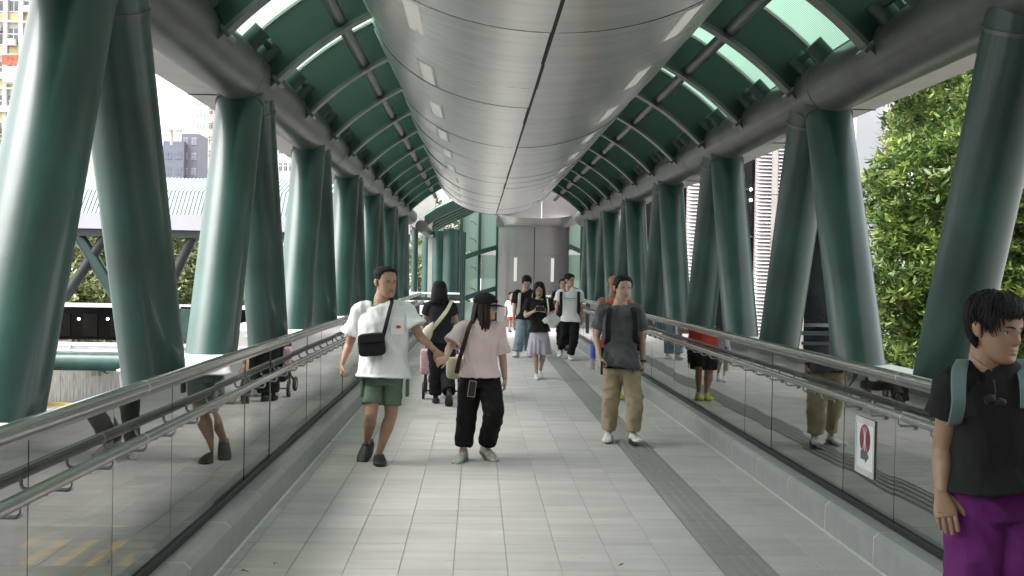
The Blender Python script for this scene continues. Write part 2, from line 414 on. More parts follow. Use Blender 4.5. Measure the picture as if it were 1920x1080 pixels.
for s in (-1, 1):
    a = s*math.asin(1.66/3.12)
    x, z = arc(3.13, a); MB().tube([(x, YB, z), (x, YE, z)], .056, 18).obj('purlin_pipe', CHORD, roof, smooth=True)
    x, z = arc(3.40, s*A1*.93); MB().tube([(x, YB, z), (x, YE, z)], .03, 10).obj('edge_pipe', GREEN_RIB, roof, smooth=True)
    g0 = None
    for Y in ribs[:-1]:
        if g0 is None: g0 = arcsheet(MB(), 3.46, 3.468, s*AI*.98, s*A1*.985, .02, S/2-.02, 12).obj('roof_pane', ROOFG, roof, smooth=True, loc=(0, Y, 0))
        else: inst(g0, (0, Y, 0), roof)
    b0 = None
    for Y in ribs:
        if b0 is None: b0 = arcsheet(MB(), 3.44, 3.478, s*AI, s*A1, -.035, .035, 12).obj('glazing_bar', SOFFIT, roof, smooth=True, loc=(0, Y, 0))
        else: inst(b0, (0, Y, 0), roof)

# ------------------------------------------------------------ ceiling duct of metal cladding
DA, DB, DZ = 1.53, 1.0, 4.26
def ell(u, off=0): return (math.sin(u)*(DA+off), DZ-math.cos(u)*(DB+off))
duct = thing('ceiling_duct', 'long rounded brushed metal duct casing hanging under the middle of the roof', 'duct', (CX, 0, 0))
UM = R(74)
def panel(u0, u1, y0, y1, n=14, th=.006):
    mb = MB(); vs = []; fs = []
    for k in range(n+1):
        u = u0+(u1-u0)*k/n
        a = ell(u); b = ell(u, -th)
        vs += [(a[0], y0, a[1]), (a[0], y1, a[1]), (b[0], y0, b[1]), (b[0], y1, b[1])]
    for k in range(n):
        o = k*4; q = o+4; fs += [(o, o+1, q+1, q), (o+2, q+2, q+3, o+3), (o, q, q+2, o+2), (o+1, o+3, q+3, q+1)]
    fs += [(0, 2, 3, 1), (n*4, n*4+1, n*4+3, n*4+2)]
    mb.add(vs, fs); return mb
m = MB()
mb = panel(-UM-.02, UM+.02, YB, 29.3, 40, .01)
bk = mb.obj('backing', BLACK, duct, smooth=True); bk.scale = (.985, 1, 1); bk.location = (0, 0, .018)
MOD = 2.16; Y0D = 7.13; u_gap = .006
pL = panel(-UM, -u_gap, .004, MOD/2-.004).obj('cladding_panel', DUCTM, duct, smooth=True)
pR = panel(u_gap, UM, .004, MOD/2-.004).obj('cladding_panel', DUCTM, duct, smooth=True)
LU0, LU1 = math.asin(.865/DA), math.asin(1.01/DA)
k = -6; fst = True; lights = []
while Y0D+k*MOD < 28.5:
    for h in (0, 1):
        y = Y0D+k*MOD+h*MOD/2
        if y > 28.7: continue
        for i, p in enumerate((pL, pR)):
            rot = (random.uniform(-.0035, .0035), random.uniform(-.003, .003), 0)
            if fst: p.location = (0, y, 0); p.rotation_euler = rot
            else: inst(p, (random.uniform(-.002, .002), y, random.uniform(-.002, .002)), duct, rot=rot)
        fst = False
    k += 1
# the joint at every module sits wider and darker; slim dark trim rings
m = MB(); k = -6
while Y0D+k*MOD < 29:
    y = Y0D+k*MOD
    pp = panel(-UM, UM, y-.0026, y+.0026, 40, .004); m.add([(v[0]*1.0008, v[1], v[2]-.0012) for v in pp.v], pp.f)
    k += 1
tag(m.obj('joint_ring', BLACK, duct, smooth=True), kind='stuff')
m = MB().b2(-.011, .011, YB, 29.2, DZ-DB-.003, DZ-DB+.02); m.obj('centre_joint', BLACK, duct)
LIGHTM = bpy.data.materials.new('light_diffuser'); LIGHTM.use_nodes = True
b = LIGHTM.node_tree.nodes['Principled BSDF']; b.inputs['Base Color'].default_value = (.52, .51, .48, 1); b.inputs['Roughness'].default_value = .5
b.inputs['Emission Color'].default_value = (1, .96, .88, 1); b.inputs['Emission Strength'].default_value = .04
for s, nm in ((-1, 'left'), (1, 'right')):
    l0 = None; cnt = 0
    for k in range(0, 10):
        y = Y0D+k*MOD+.05
        if s > 0 and k in (3, 4, 5, 6, 7, 8, 9) and k == 4: pass
        def lm(u0, u1, a, bb, th, m):
            q = panel(u0*s if s > 0 else -u1, u1 if s > 0 else -u0, a, bb, 4, .02); return MB().add([(v[0]*(1+th), v[1], v[2]-th*1.2) for v in q.v], q.f)
        lab = f'{ORD[max(0,cnt)]} white panel light on the {nm} flank of the metal ceiling duct' if y > 5.5 else f'white panel light above the camera on the {nm} flank of the ceiling duct'
        if y > 5.5: cnt += 1
        t = thing('ceiling_light', lab, 'ceiling light', (CX, y, 0), 'panel lights in the metal ceiling duct')
        if l0 is None:
            a = lm(LU0, LU1, 0, .98, .0035, WHITE).obj('light_frame', SOFFIT, t); bb = lm(LU0+.016, LU1-.016, .04, .94, .0055, LIGHTM).obj('diffuser', LIGHTM, t); l0 = (a, bb)
        else:
            for q in l0: inst(q, (0, 0, 0), t)
# rounded end of the duct
vs = []; fs = []
# ------------------------------------------------------------ junction at the far end
def wallpt(px, py, Y): return P(px, py, Y)
# vertical half-round casing where the side duct comes down
yc = YJ-1.0
xa, xb = P(934, 480, yc).x, P(1067, 480, yc).x; xm = (xa+xb)/2; rw = (xb-xa)/2
cas = thing('rounded_wall_casing', 'rounded grey metal wall casing with a centre joint at the far end of the walkway', 'wall', (xm, yc+.4, 0))
def hc(a): return (rw*math.sin(a), -.85*math.cos(a))
bands = [(0, 1.15), (1.155, 2.35), (2.355, 3.28)]
for z0, z1 in bands:
    for a0, a1 in ((-90, -.6), (.6, 90)):
        poly = [hc(R(a0+(a1-a0)*k/14)) for k in range(15)]+[tuple(c*.97 for c in hc(R(a1-(a1-a0)*k/14))) for k in range(15)]
        q = MB(); n = 15; N = 30
        v = [(p[0], p[1], z) for z in (z0, z1) for p in poly]; f = []
        for k in range(14):
            j = N-1-k; f += [(k, k+1, N+k+1, N+k), (j-1, j, N+j, N+j-1), (k, j, j-1, k+1), (N+k, N+k+1, N+j-1, N+j)]
        f += [(0, N, 2*N-1, N-1), (14, 15, N+15, N+14)]
        q.add(v, f).obj('casing_panel', DUCTG, cas, smooth=True)
q = MB(); n = 14
poly = [tuple(c*.955 for c in hc(R(-90+180*k/n))) for k in range(n+1)]
q.prism(poly, 'z', 0, 3.27).obj('core', BLACK, cas)
# bright curved top edge of the casing
q = MB(); q.tube([(hc(R(-90+9*k))[0]*1.0, hc(R(-90+9*k))[1]-.0, 3.31) for k in range(21)], .04, 12).obj('rounded_cornice', DUCTG, cas, smooth=True)
q = MB(); A_ = [hc(R(-90+9*k)) for k in range(21)]
q.add([(p[0], p[1]-.02, 3.33) for p in A_]+[(p[0]*1.10, p[1]*1.5-.1, 3.78-.25*math.cos(R(-90+9*k))) for k, p in enumerate(A_)], [(k, k+1, 22+k, 21+k) for k in range(20)]).obj('flared_collar', DUCTM, cas, smooth=True)
for a in (-.47, .47):
    p = hc(a*1.15); o = MB().b2(-.05, .05, -.02, .01, 1.72, 2.50).obj('wall_light', LIGHTM, cas, loc=(p[0], p[1]-.01, -.25)); o.rotation_euler = (0, 0, a*.8)
# grey bulkhead above the casing, hiding the roof end
bk = thing('end_bulkhead', 'dark grey arched bulkhead above the far wall casing', 'bulkhead', (CX, YJ-1.1, 0))
MB().prism([(.15, 3.28), (2.45, 3.28), (3.0, 3.45), (3.0, 4.9), (.15, 4.9)], 'y', 0, .06).obj('bulkhead_panel', DUCTG, bk)
MB().b2(1.62, 1.66, -.03, 0, 3.3, 4.3).obj('bulkhead_joint', SOFFIT, bk)
# end glazing
gw = thing('glazed_end_wall', 'pale green glazed wall with dark green framing beyond the junction', 'glass wall', (0, YJ+1.0, 0))
YG = YJ+1.0
def gp(px, py): p = P(px, py, YG); return (p.x, p.z)
for (x0, x1) in ((866, 899), (903, 934), (1066, 1100)):
    for (yt, yb) in ((395, 470), (478, 560), (566, 606)):
        a = gp(x0, yt); b_ = gp(x1, yb)
        MB().b2(a[0], b_[0], -.01, .01, b_[1], a[1]).obj('glazed_pane', WALLG, gw)
for px in (866, 900.5, 934, 1065, 1092):
    a = gp(px, 390); b_ = gp(px, 606); MB().b2(a[0]-.05, a[0]+.05, -.12, .1, b_[1], a[1]).obj('mullion', GREEN_RIB, gw)
for y in (0, 1):
    py = (486, 562)[y]
    a, b_ = gp(858, py+8), gp(934, py-18)
    mb = MB(); n = 8
    for k in range(n):
        x0 = a[0]+(b_[0]-a[0])*k/n; x1 = a[0]+(b_[0]-a[0])*(k+1)/n
        z = lambda t: a[1]+(b_[1]-a[1])*(t**.8)
        mb.prism([(x0, z(k/n)), (x1, z((k+1)/n)), (x1, z((k+1)/n)+.17), (x0, z(k/n)+.17)], 'y', -.35, -.10)
    mb.obj('curved_transom', GREEN, gw)
    a, b_ = gp(1064, py-20), gp(1100, py-4)
    MB().prism([(a[0], a[1]), (b_[0], b_[1]), (b_[0], b_[1]+.17), (a[0], a[1]+.17)], 'y', -.35, -.10).obj('curved_transom', GREEN, gw)
MB().b2(-1.2, 4.6, 0, .2, -.4, .06).obj('sill', CONC, gw)
for px in (888,):
    for py in (420, 452, 505, 545):
        a = gp(px, py); MB().tube([(a[0]-.12, -.12, a[1]+.1), (a[0]+.02, -.10, a[1]+.06), (a[0]+.1, -.1, a[1]-.04)], .02, 6).obj('glass_clip', STEEL, gw)
# side bridge turning left at the junction: short run of ribs and columns seen end-on
sb = thing('side_bridge_end', 'end of the side footbridge with dark green columns joining from the left', 'footbridge')
cols = [(777, 34.4, .10), (800, 37, .17), (822, 35.5, .2), (846, 33.8, .26), (857, 34.4, .15), (862, 35.2, .13), (866, 36, .12)]
for px, y, r in cols:
    p = P(px, 500, y); MB().tube([(p.x, y, -.4), (p.x, y, 3.05)], r, 18).obj('column', GREEN_COL, sb, smooth=True)
p = P(806, 500, 36); MB().b2(p.x-.07, p.x+.07, 36, 36.2, -.2, 3.2).obj('grey_post', CONC, sb)
a = P(776, 425, 33.6); b_ = P(800, 395, 33.6); MB().b2(a.x, b_.x, 33.6, 34.2, a.z, b_.z).obj('hanging_sign_box', BLACK, sb)
# canopy of the side bridge (ribs seen along their length)
for i in range(5):
    y = 31.6+i*1.35; n = 9; mb = MB(); pts = []
    for k in range(n+1):
        t = k/n; pts.append((-1.55+1.95*math.sin(t*math.pi/2), 3.0+1.15*(1-math.cos(t*math.pi/2)) if False else 3.02+1.25*t**.75))
    for k in range(n):
        (x0, z0), (x1, z1) = pts[k], pts[k+1]; mb.prism([(x0, z0), (x1, z1), (x1, z1+.3), (x0, z0+.3)], 'y', y, y+.04)
        mb.prism([(x0, z0-.03), (x1, z1-.03), (x1, z1), (x0, z0)], 'y', y-.05, y+.09, 1)
    mb.obj('canopy_rib', [GREEN_RIB, CHORD], sb)
m = MB(); m.prism([(-1.55, 3.40), (.4, 4.62), (.4, 4.60), (-1.55, 3.36)], 'y', 31.7, 37.4); m.obj('canopy_glazing', ROOFG, sb)
m = MB(); m.tube([(-1.62, 31.2, 3.02), (-1.62, 37.6, 3.02)], .17, 20); m.obj('edge_tube', CHORD, sb, smooth=True)
q = MB(); q.prism([(-2.15, 3.3), (-1.9, 3.9), (-1.2, 4.15), (-1.35, 2.98), (-1.9, 3.02)], 'y', 31.9, 32.0).obj('fascia_plate', SOFFIT, sb)
fb = thing('far_barrier', 'dark barrier with two white rails across the far left of the junction', 'barrier')
a = P(770, 552, 33); b_ = P(862, 552, 33)
MB().b2(a.x, b_.x, 33.0, 33.08, .0, .95).obj('dark_panel', DARKF, fb)
for z in (1.08, .83): MB().tube([(a.x, 32.95, z), (b_.x, 32.95, z)], .028, 10).obj('rail', OFFW, fb, smooth=True)
MB().tube([(-1.6, YE, 1.09), (-1.75, YE+.7, 1.09), (-2.3, YE+1.1, 1.09)], .04, 10).tube([(-1.5, YE, .88), (-1.65, YE+.7, .88), (-2.2, YE+1.1, .88)], .025, 10).obj('curved_rail', STEEL, fb, smooth=True)
nb = thing('notice_board', 'small white framed notice on the dark barrier beyond the stroller', 'notice')
a = P(782, 572, 32.5); b_ = P(794, 590, 32.5)
MB().b2(a.x, b_.x, 32.5, 32.53, b_.z, a.z).obj('board', WHITE, nb); MB().b2(a.x+.03, b_.x-.03, 32.48, 32.498, b_.z+.05, a.z-.04).obj('sheet', mat('pale_blue_sheet', (.45, .52, .58), .6), nb)
MB().tube([(a.x-.07, 32.52, .1), (a.x-.07, 32.52, a.z)], .02, 8).obj('post', STEEL, nb)
fr = thing('far_right_barrier', 'white railing in front of the far end wall beyond the walkers', 'barrier')
for z in (.55, .8, 1.02): MB().tube([(1.1, YJ-2.6, z), (3.9, YJ-2.6, z)], .018, 8).obj('rail', OFFW, fr)
for k in range(8): MB().tube([(1.15+k*.38, YJ-2.6, 0), (1.15+k*.38, YJ-2.6, 1.02)], .014, 6).obj('post', OFFW, fr)
MB().b2(.8, 4.2, YJ-2.5, YJ-2.3, 0, .18).obj('plinth', CONC, fr)
ot = thing('right_end_rail', 'steel end rail and dark post past the right balustrade', 'railing')
MB().tube([(2.5, YE, 1.11), (2.2, YE+1.5, 1.11)], .033, 12).tube([(2.4, YE, .9), (2.1, YE+1.5, .9)], .022, 12).obj('rail', STEEL, ot, smooth=True)
MB().b2(1.72, 1.86, YE+1.4, YE+1.5, .0, 1.06).obj('dark_post', DARKF, ot)

# ------------------------------------------------------------ ground, road and retaining wall below
GZ = -6.0
struct('ground', MB().b2(-900, 900, -300, 2000, GZ-1, GZ), CONC)
struct('road', MB().b2(-16, -1.0, -60, 50, GZ+.002, GZ+.006).b2(-140, -16, 20, 58, GZ+.003, GZ+.0075), ASPH)
m = MB()
for k in range(7):
    x = -13.2+k*.84
    m.add([(x-.17, 28.3, GZ+.012), (x+.17, 28.3, GZ+.012), (x+.22, 31.1, GZ+.012), (x-.12, 31.1, GZ+.012)], [(0, 1, 2, 3)])

struct('road_marking', m, YEL, fix=False)
m = MB().b2(-12.6, -10.2, 32.6, 32.8, GZ+.012, GZ+.016).b2(-13.5, -12.8, 32.6, 32.8, GZ+.012, GZ+.016).b2(-12.0, -11.85, 33.6, 37, GZ+.012, GZ+.016).b2(-10.3, -10.15, 37, 41, GZ+.012, GZ+.016)
struct('road_line', m, OFFW, fix=False)
tag(MB().b2(-60, -11.0, 61.0, 61.3, GZ, GZ+.15).obj('kerb_line', YEL), 'yellow painted kerb edge below the retaining wall', 'kerb')
rw_ = thing('retaining_wall', 'pale weathered concrete retaining wall with vertical grooves beside the road below', 'wall')
m = MB()
wm = mat('weathered_wall', (.50, .49, .46), .9, 0, .35, 3, .3, 12, stretch=(4, 4, .4))
p0, p1 = P(60, 772, 60), P(330, 700, 74)
dv = (p1-p0); dv.z = 0; L = dv.length; dn = dv.normalized(); ang = math.atan2(dn.y, dn.x)
wall0 = None
for k in range(int(L/1.2)+6):
    c = Vector((p0.x, p0.y, GZ))+dn*(k-4)*1.2
    if wall0 is None: wall0 = MB().b2(.02, 1.18, 0, .3, 0, 2.1).obj('wall_panel', wm, rw_, loc=c); wall0.rotation_euler = (0, 0, ang)
    else: inst(wall0, c, rw_, rot=(0, 0, ang))
signr = mat('red_print', (.55, .05, .04), .6); 
for k in range(7):
    c = Vector((p0.x, p0.y, GZ+2.2))+dn*(2.0+k*2.4)+Vector((-.3, .6, 0))
    t = thing('board_sign', f'white upright board behind the retaining wall, number of stripes hidden', 'sign', c, 'white boards behind the retaining wall')
    t['label'] = 'white upright board with red stripes behind the retaining wall' if k < 3 else 'plain white upright board behind the retaining wall'
    t['label'] = ['leftmost', 'second', 'third', 'fourth', 'fifth', 'sixth', 'seventh'][k]+(' of the white boards behind the retaining wall, printed with red stripes' if k < 3 else ' from the left of the white boards behind the retaining wall, without stripes')
    t['group'] = 'red striped boards behind the retaining wall' if k < 3 else 'plain boards behind the retaining wall'
    t.rotation_euler = (0, 0, ang)
    MB().b2(0, 1.5, 0, .06, 0, 2.1).obj('board', WHITE, t)
    if k < 3:
        mm = MB()
        for j in range(5): mm.b2(.35, 1.15, -.012, -.002, .3+j*.33, .48+j*.33)
        mm.obj('red_stripes', signr, t, fix=False)

# ------------------------------------------------------------ neighbouring footbridge on the left
def Z40(py, Y=42.0): return P(250, py, Y).z
YN = 42.0
nbz = thing('neighbour_footbridge', 'long covered footbridge with pale corrugated roof crossing on the left', 'footbridge', (0, YN, 0))
CORR = mat('pale_corrugated_metal', (.27, .35, .35), .5, 0, .08, 2)
xa, xb = -30.0, -2.6
zr1, zr0, zf0, zb0 = Z40(318), Z40(400), Z40(430), Z40(444)
m = MB(); n = 180
for k in range(n):
    x0 = xa+(xb-xa)*k/n; x1 = xa+(xb-xa)*(k+.55)/n
    m.add([(x0, 0, zr0), (x1, 0, zr0), (x1, .9, (zr0+zr1)/2+.12), (x0, .9, (zr0+zr1)/2+.12), (x0, 0, zr0-.06), (x1, 0, zr0-.06)], [(0, 1, 2, 3), (0, 4, 5, 1)])
    m.add([(x0, .9, (zr0+zr1)/2+.12), (x1, .9, (zr0+zr1)/2+.12), (x1, 3.4, zr1), (x0, 3.4, zr1)], [(0, 1, 2, 3)])
tag(m.obj('roof_ridges', CORR, nbz, fix=False), kind='stuff')
m = MB().prism([(0, zr0-.05), (.9, (zr0+zr1)/2+.07), (3.4, zr1-.05), (6, zr1-.8), (6, zr1-1), (0, zr0-.12)], 'x', xa, xb); m.obj('roof_sheet', mat('pale_roof_pan', (.11, .16, .165), .55, 0, .1, 2), nbz)
MB().b2(xa, xb, -.15, .0, zf0, zr0-.02).obj('fascia', mat('lilac_grey_fascia', (.36, .36, .39), .5, 0, .05, 1), nbz)
MB().b2(xa, xb, -.05, .25, zb0, zf0).obj('edge_beam', DARKF, nbz)
zt1, zt0 = Z40(572), Z40(576)
MB().b2(xa, xb, -.1, .3, Z40(577), Z40(570)).obj('pale_ledge', WHITE, nbz)
BAND = mat('dark_shopfront', (.004, .0036, .0034), .8, 0, .5, 1.2, spec=.1)
MB().b2(xa, xb, 1.2, 1.4, Z40(642), Z40(577)).obj('dark_side_panel', BAND, nbz)
for k in range(26):
    x = xa+1+k*1.05
    MB().b2(x, x+.55, 1.17, 1.2, Z40(636), Z40(592)).obj('dark_louvre', mat('x', (.011, .009, .008), .8, spec=.1) if k == 0 else bpy.data.materials['x'], nbz)
bpy.data.materials['x'].name = 'dark_louvre_paint'
GLOW = bpy.data.materials.new('lamp_glow'); GLOW.use_nodes = True; b = GLOW.node_tree.nodes['Principled BSDF']; b.inputs['Emission Color'].default_value = (1, .92, .75, 1); b.inputs['Emission Strength'].default_value = 2.5
def ball(name, c, r, mt, par, n=10, sc=(1, 1, 1)):
    bm = bmesh.new(); bmesh.ops.create_uvsphere(bm, u_segments=n*2, v_segments=n, radius=r); me = bpy.data.meshes.new(name); bm.to_mesh(me); bm.free(); me.materials.append(mt)
    me.polygons.foreach_set('use_smooth', [True]*len(me.polygons)); o = bpy.data.objects.new(name, me); C.objects.link(o); o.parent = par; o.location = c; o.scale = sc; return o
for px in (147, 201, 40, 95, 250):
    p = P(px, 598, YN+.9); ball('lamp', (p.x, .95, p.z), .055, GLOW, nbz, 6)
for py in (646, 657): 
    MB().b2(xa, xb, -.4, -.34, Z40(py+2), Z40(py-1.5)).obj('white_rail', WHITE, nbz)
MB().b2(xa, xb, -.3, -.28, Z40(656), Z40(642)).obj('pale_panel', mat('pale_grey_panel', (.52, .54, .58), .4), nbz)
for k in range(14): MB().b2(xa+k*2.1, xa+k*2.1+.05, -.42, -.34, Z40(659), Z40(642)).obj('rail_post', WHITE, nbz)
zp = (Z40(661)+Z40(694))/2; rp = (Z40(661)-Z40(694))/2
MB().tube([(xa, -.5, zp), (xb, -.5, zp)], rp, 24).obj('bottom_tube', GREEN_COL, nbz, smooth=True)
for (ax, ay, bx, by, rr, mt) in ((150, 445, 232, 580, .24, GREEN), (200, 440, 120, 560, .20, DARKF), (360, 445, 270, 640, .2, DARKF), (352, 700, 378, 600, .2, GREEN), (548, 440, 500, 600, .2, DARKF), (20, 600, -60, 440, .2, GREEN)):
    a = P(ax, ay, YN+.3); b_ = P(bx, by, YN+.3)
    MB().tube([(a.x, .3, a.z), (b_.x, .3, b_.z)], rr, 14).obj('diagonal_brace', mt, nbz, smooth=True)
a = P(340, 575, YN); b_ = P(372, 640, YN); MB().b2(a.x, b_.x, -.1, .5, b_.z, a.z).obj('green_side_panel', GREEN_COL, nbz)
MB().b2(xa, xb, 0, 6, zp-.3, zp+.2).obj('bridge_slab', CONC, nbz)
for k in range(4): MB().tube([(xa+4+k*7.5, 3, GZ), (xa+4+k*7.5, 3, zp)], .5, 16).obj('pier', CONC, nbz, smooth=True)

# ------------------------------------------------------------ far buildings, left
def far_block(name, label, px0, px1, pt, Y, depth, fh, bays, wallm, winm, panelm=None, base=GZ, acs=False, fm=None):
    a = P(px0, pt, Y); b_ = P(px1, pt, Y); H_ = a.z-base
    t = thing(name, label, 'building', (a.x, Y, base)); W = b_.x-a.x
    MB().b2(0, W, 0, depth, 0, H_).obj('wall', wallm, t)
    n = int(H_/fh); bw = W/bays; wp = None
    lo = max(0, int((P(px0, 560, Y).z-base)/fh)-1)
    made_ = 0; extra = MB()
    for j in range(lo, n):
        for i in range(bays):
            x = i*bw+bw*.2; z = j*fh+fh*.32
            if made_ < 260:
                if wp is None:
                    wp = MB().b2(0, bw*.6, -.06, .02, 0, fh*.48).obj('window', winm, t, loc=(x, 0, z))
                    fp = MB().b2(-.06, bw*.6+.06, -.1, -.062, -.08, 0).b2(bw*.28, bw*.32, -.1, -.062, 0, fh*.48).b2(0, bw*.6, -.1, -.062, fh*.3, fh*.33).obj('window_frame', fm or OFFW, wp)
                else: c = inst(wp, (x, 0, z), t); inst(fp, (0, 0, 0), c)
                made_ += 1
            else: extra.b2(x, x+bw*.6, -.06, .02, z, z+fh*.48)
            if panelm is not None: 
                pass
    if extra.v: tag(extra.obj('windows', winm, t, fix=False), kind='stuff')
    if panelm is not None:
        pm = MB()
        for j in range(lo, n): 
            for i in range(bays): pm.b2(i*bw+bw*.2, i*bw+bw*.8, -.09, -.0, j*fh+fh*.04, j*fh+fh*.26)
        tag(pm.obj('spandrel_panels', panelm, t, fix=False), kind='stuff')
        sm = MB()
        for j in range(lo, n+1): sm.b2(0, W, -.35, 0, j*fh-.08, j*fh+.08)
        for i in range(bays+1): sm.b2(i*bw-.18, i*bw+.18, -.30, 0, lo*fh, H_)
        sm.obj('floor_bands_and_piers', wallm, t, fix=False)['kind'] = 'stuff'
    if acs:
        am = MB(); 
        for j in range(lo, n):
            for i in range(bays):
                if random.random() < .7:
                    x = i*bw+bw*random.choice((.15, .55)); z = j*fh+fh*random.choice((.28, .72)); am.b2(x, x+.75, -.75, -.1, z, z+.5)
                if random.random() < .4:
                    x = i*bw+bw*.2; z = j*fh+fh*.55; am.b2(x, x+bw*.5, -1.3, -1.26, z, z+.04); am.b2(x, x+.04, -1.3, -.1, z, z+.04)
        tag(am.obj('air_conditioners', OFFW, t, fix=False), kind='stuff')
    return t
WIN = mat('dim_window_glass', (.10, .115, .125), .15, 0, .5, .8)
WINL = mat('pale_window_glass', (.26, .33, .36), .15, 0, .4, .3)
CREAM = mat('cream_wall', (.55, .53, .48), .8, 0, .15, .4); OCHRE = mat('ochre_panel', (.50, .40, .20), .8, 0, .2, .4)
PINK = mat('pink_tile', (.50, .36, .31), .8, 0, .1, .2); NAVY = mat('slate_cladding', (.115, .13, .175), .5, 0, .06, .3)
tb_ = far_block('housing_block', 'cream and ochre housing block with air conditioners at the far left', -160, 100, -60, 95, 14, 2.85, 9, CREAM, WIN, OCHRE, acs=True)
o = MB().b2(2.4*4.2, 2.4*4.2+7, -1.8, -.9, 29.2-9.2, 30.6-9.2).obj('scaffold_platform', OFFW, tb_)
a = P(10, 122, 93.2); b_ = P(95, 150, 93.2)
o.location = (0, 0, 0); bpy.data.objects.remove(o)
sc_ = thing('scaffold_platform', 'pale hanging scaffold with red netting on the housing block', 'scaffold', (a.x, 92.6, a.z))
MB().b2(0, b_.x-a.x, 0, 1, -1.5, -.2).obj('platform', OFFW, sc_); MB().b2(0, b_.x-a.x, -.05, 0, -.1, .75).obj('red_netting', mat('red_netting', (.55, .10, .06), .8, 0, .5, 3), sc_)
far_block('slate_building', 'dark slate blue building with a flat stepped roof in the distance', 306, 345, 264, 260, 20, 3.6, 2, NAVY, NAVY, fm=NAVY)
far_block('slate_building', 'taller right hand part of the dark slate building with white lit storeys', 340, 372, 250, 262, 20, 3.6, 2, NAVY, mat('pale_strip', (.22, .24, .28), .6, 0, .6, .6), fm=NAVY)
far_block('white_tower', 'slim pale blue and white residential tower in the distance', 368, 394, 150, 300, 16, 3.0, 4, mat('pale_tower_wall', (.58, .62, .64), .7, 0, .1, .3), WINL)
far_block('pink_tower', 'pink tiled residential tower with air conditioners right of the white tower', 393, 470, 60, 240, 20, 3.1, 8, PINK, WIN, acs=True)
far_block('cream_tower', 'cream residential block partly hidden behind the second pair of left columns', 512, 600, 250, 200, 18, 3.1, 9, CREAM, WIN, acs=True)
lt = thing('floodlight_mast', 'tall floodlight mast standing above the dark slate building', 'light mast'); a = P(322, 272, 255); b_ = P(322, 246, 255)
MB().tube([(a.x, 255, a.z), (b_.x, 255, b_.z)], .35, 8).obj('mast', CONC, lt)
c0, c1 = P(311, 245, 255), P(340, 245, 255); MB().b2(c0.x, c1.x, 254.8, 255.2, c0.z-.15, c0.z+.15).b2(c0.x, c0.x+1.4, 254.5, 255.5, c0.z-.2, c0.z+.6).b2(c1.x-1.4, c1.x, 254.5, 255.5, c0.z-.2, c0.z+.4).obj('lamp_head', CONC, lt)
far_block('rose_tower', 'hazy rose coloured tower showing between the leaves on the right', 1650, 1700, 150, 220, 16, 3.0, 4, PINK, WIN)

# ------------------------------------------------------------ building on the right with louvres
YR = 34.0
rb = thing('louvred_building', 'pale building with white louvre panels and dark glass behind the right columns', 'building', (0, YR, 0))
def rx(px, Y=YR): return P(px, 500, Y).x
LOUV = mat('white_louvre', (.78, .75, .75), .5, 0, .04, 3); LGAP = mat('mauve_louvre_backing', (.30, .24, .26), .7)  # white blades over an even mauve backing
GPAN = mat('grey_stone_panel', (.42, .40, .37), .6, 0, .1, 2); DGL = mat('dark_facade_glass', (.012, .014, .016), .12, 0, .4, 1)
CW = mat('pale_concrete_wall', (.36, .37, .39), .8, 0, .06, .8, .1, 10)
MB().b2(rx(1190), rx(1585), .5, 12, GZ, 12).obj('dark_core', DGL, rb)
MB().b2(rx(1588), rx(1636), -.6, 12, GZ, 12).obj('end_wall', CW, rb)
def louv(px0, px1, name='louvre_panel'):
    x0, x1 = rx(px0), rx(px1); t_ = MB().b2(x0, x1, .2, .3, -1.5, 9).obj('louvre_backing', LGAP, rb); m = MB()
    z = -1.5
    while z < 9: m.add([(x0, .04, z), (x1, .04, z), (x1, .19, z+.075), (x0, .19, z+.075), (x0, .04, z-.012), (x1, .04, z-.012)], [(0, 1, 2, 3), (0, 4, 5, 1)]); z += .115
    tag(m.obj('louvre_blades', LOUV, rb, fix=False), kind='stuff')
louv(1225, 1232); louv(1288, 1312); louv(1417, 1444); louv(1457, 1484); louv(1595, 1606)
DTR = mat('dim_transom', (.07, .075, .08), .5)
MB().b2(rx(1404), rx(1588), .3, .5, .2, .3).obj('shelf_edge', DTR, rb)
for (a_, c_) in ((1445, 1456), (1485, 1510)):
    zz = -1.5
    while zz < 9: MB().b2(rx(a_), rx(c_), .05, .3, zz+.01, zz+1.45).obj('stone_panel', GPAN, rb); zz += 1.46
MB().b2(rx(1312), rx(1316), .0, .3, -2, 9).obj('frame_post', WHITE, rb)
for z in (-.3, 1.5, 3.0, 4.5): MB().b2(rx(1316), rx(1416), .42, .49, z, z+.05).obj('glass_transom', DTR, rb)
for py in (355, 375): 
    p = P(1408, py, YR+.45); ball('downlight', (p.x, .46, p.z), .05, GLOW, rb, 6)
MB().b2(rx(1505), rx(1570), -.1, .0, -.05, .08).b2(rx(1505), rx(1570), -.1, 0, -.35, -.25).obj('ledge_rail', DARKF, rb)
# ------------------------------------------------------------ trees
def leaf_mat(name, c, c2):
    m = bpy.data.materials.new(name); m.use_nodes = True; n = m.node_tree; b = n.nodes['Principled BSDF']
    at = n.nodes.new('ShaderNodeAttribute'); at.attribute_name = 'tint'
    mx = n.nodes.new('ShaderNodeMix'); mx.data_type = 'RGBA'; mx.inputs[6].default_value = (*c, 1); mx.inputs[7].default_value = (*c2, 1)
    n.links.new(at.outputs['Fac'], mx.inputs[0]); n.links.new(mx.outputs[2], b.inputs['Base Color'])
    b.inputs['Roughness'].default_value = .38; 
    tl = n.nodes.new('ShaderNodeBsdfTranslucent'); n.links.new(mx.outputs[2], tl.inputs[0])
    ms = n.nodes.new('ShaderNodeMixShader'); ms.inputs[0].default_value = .28; n.links.new(b.outputs[0], ms.inputs[1]); n.links.new(tl.outputs[0], ms.inputs[2])
    n.links.new(ms.outputs[0], n.nodes['Material Output'].inputs[0]); return m
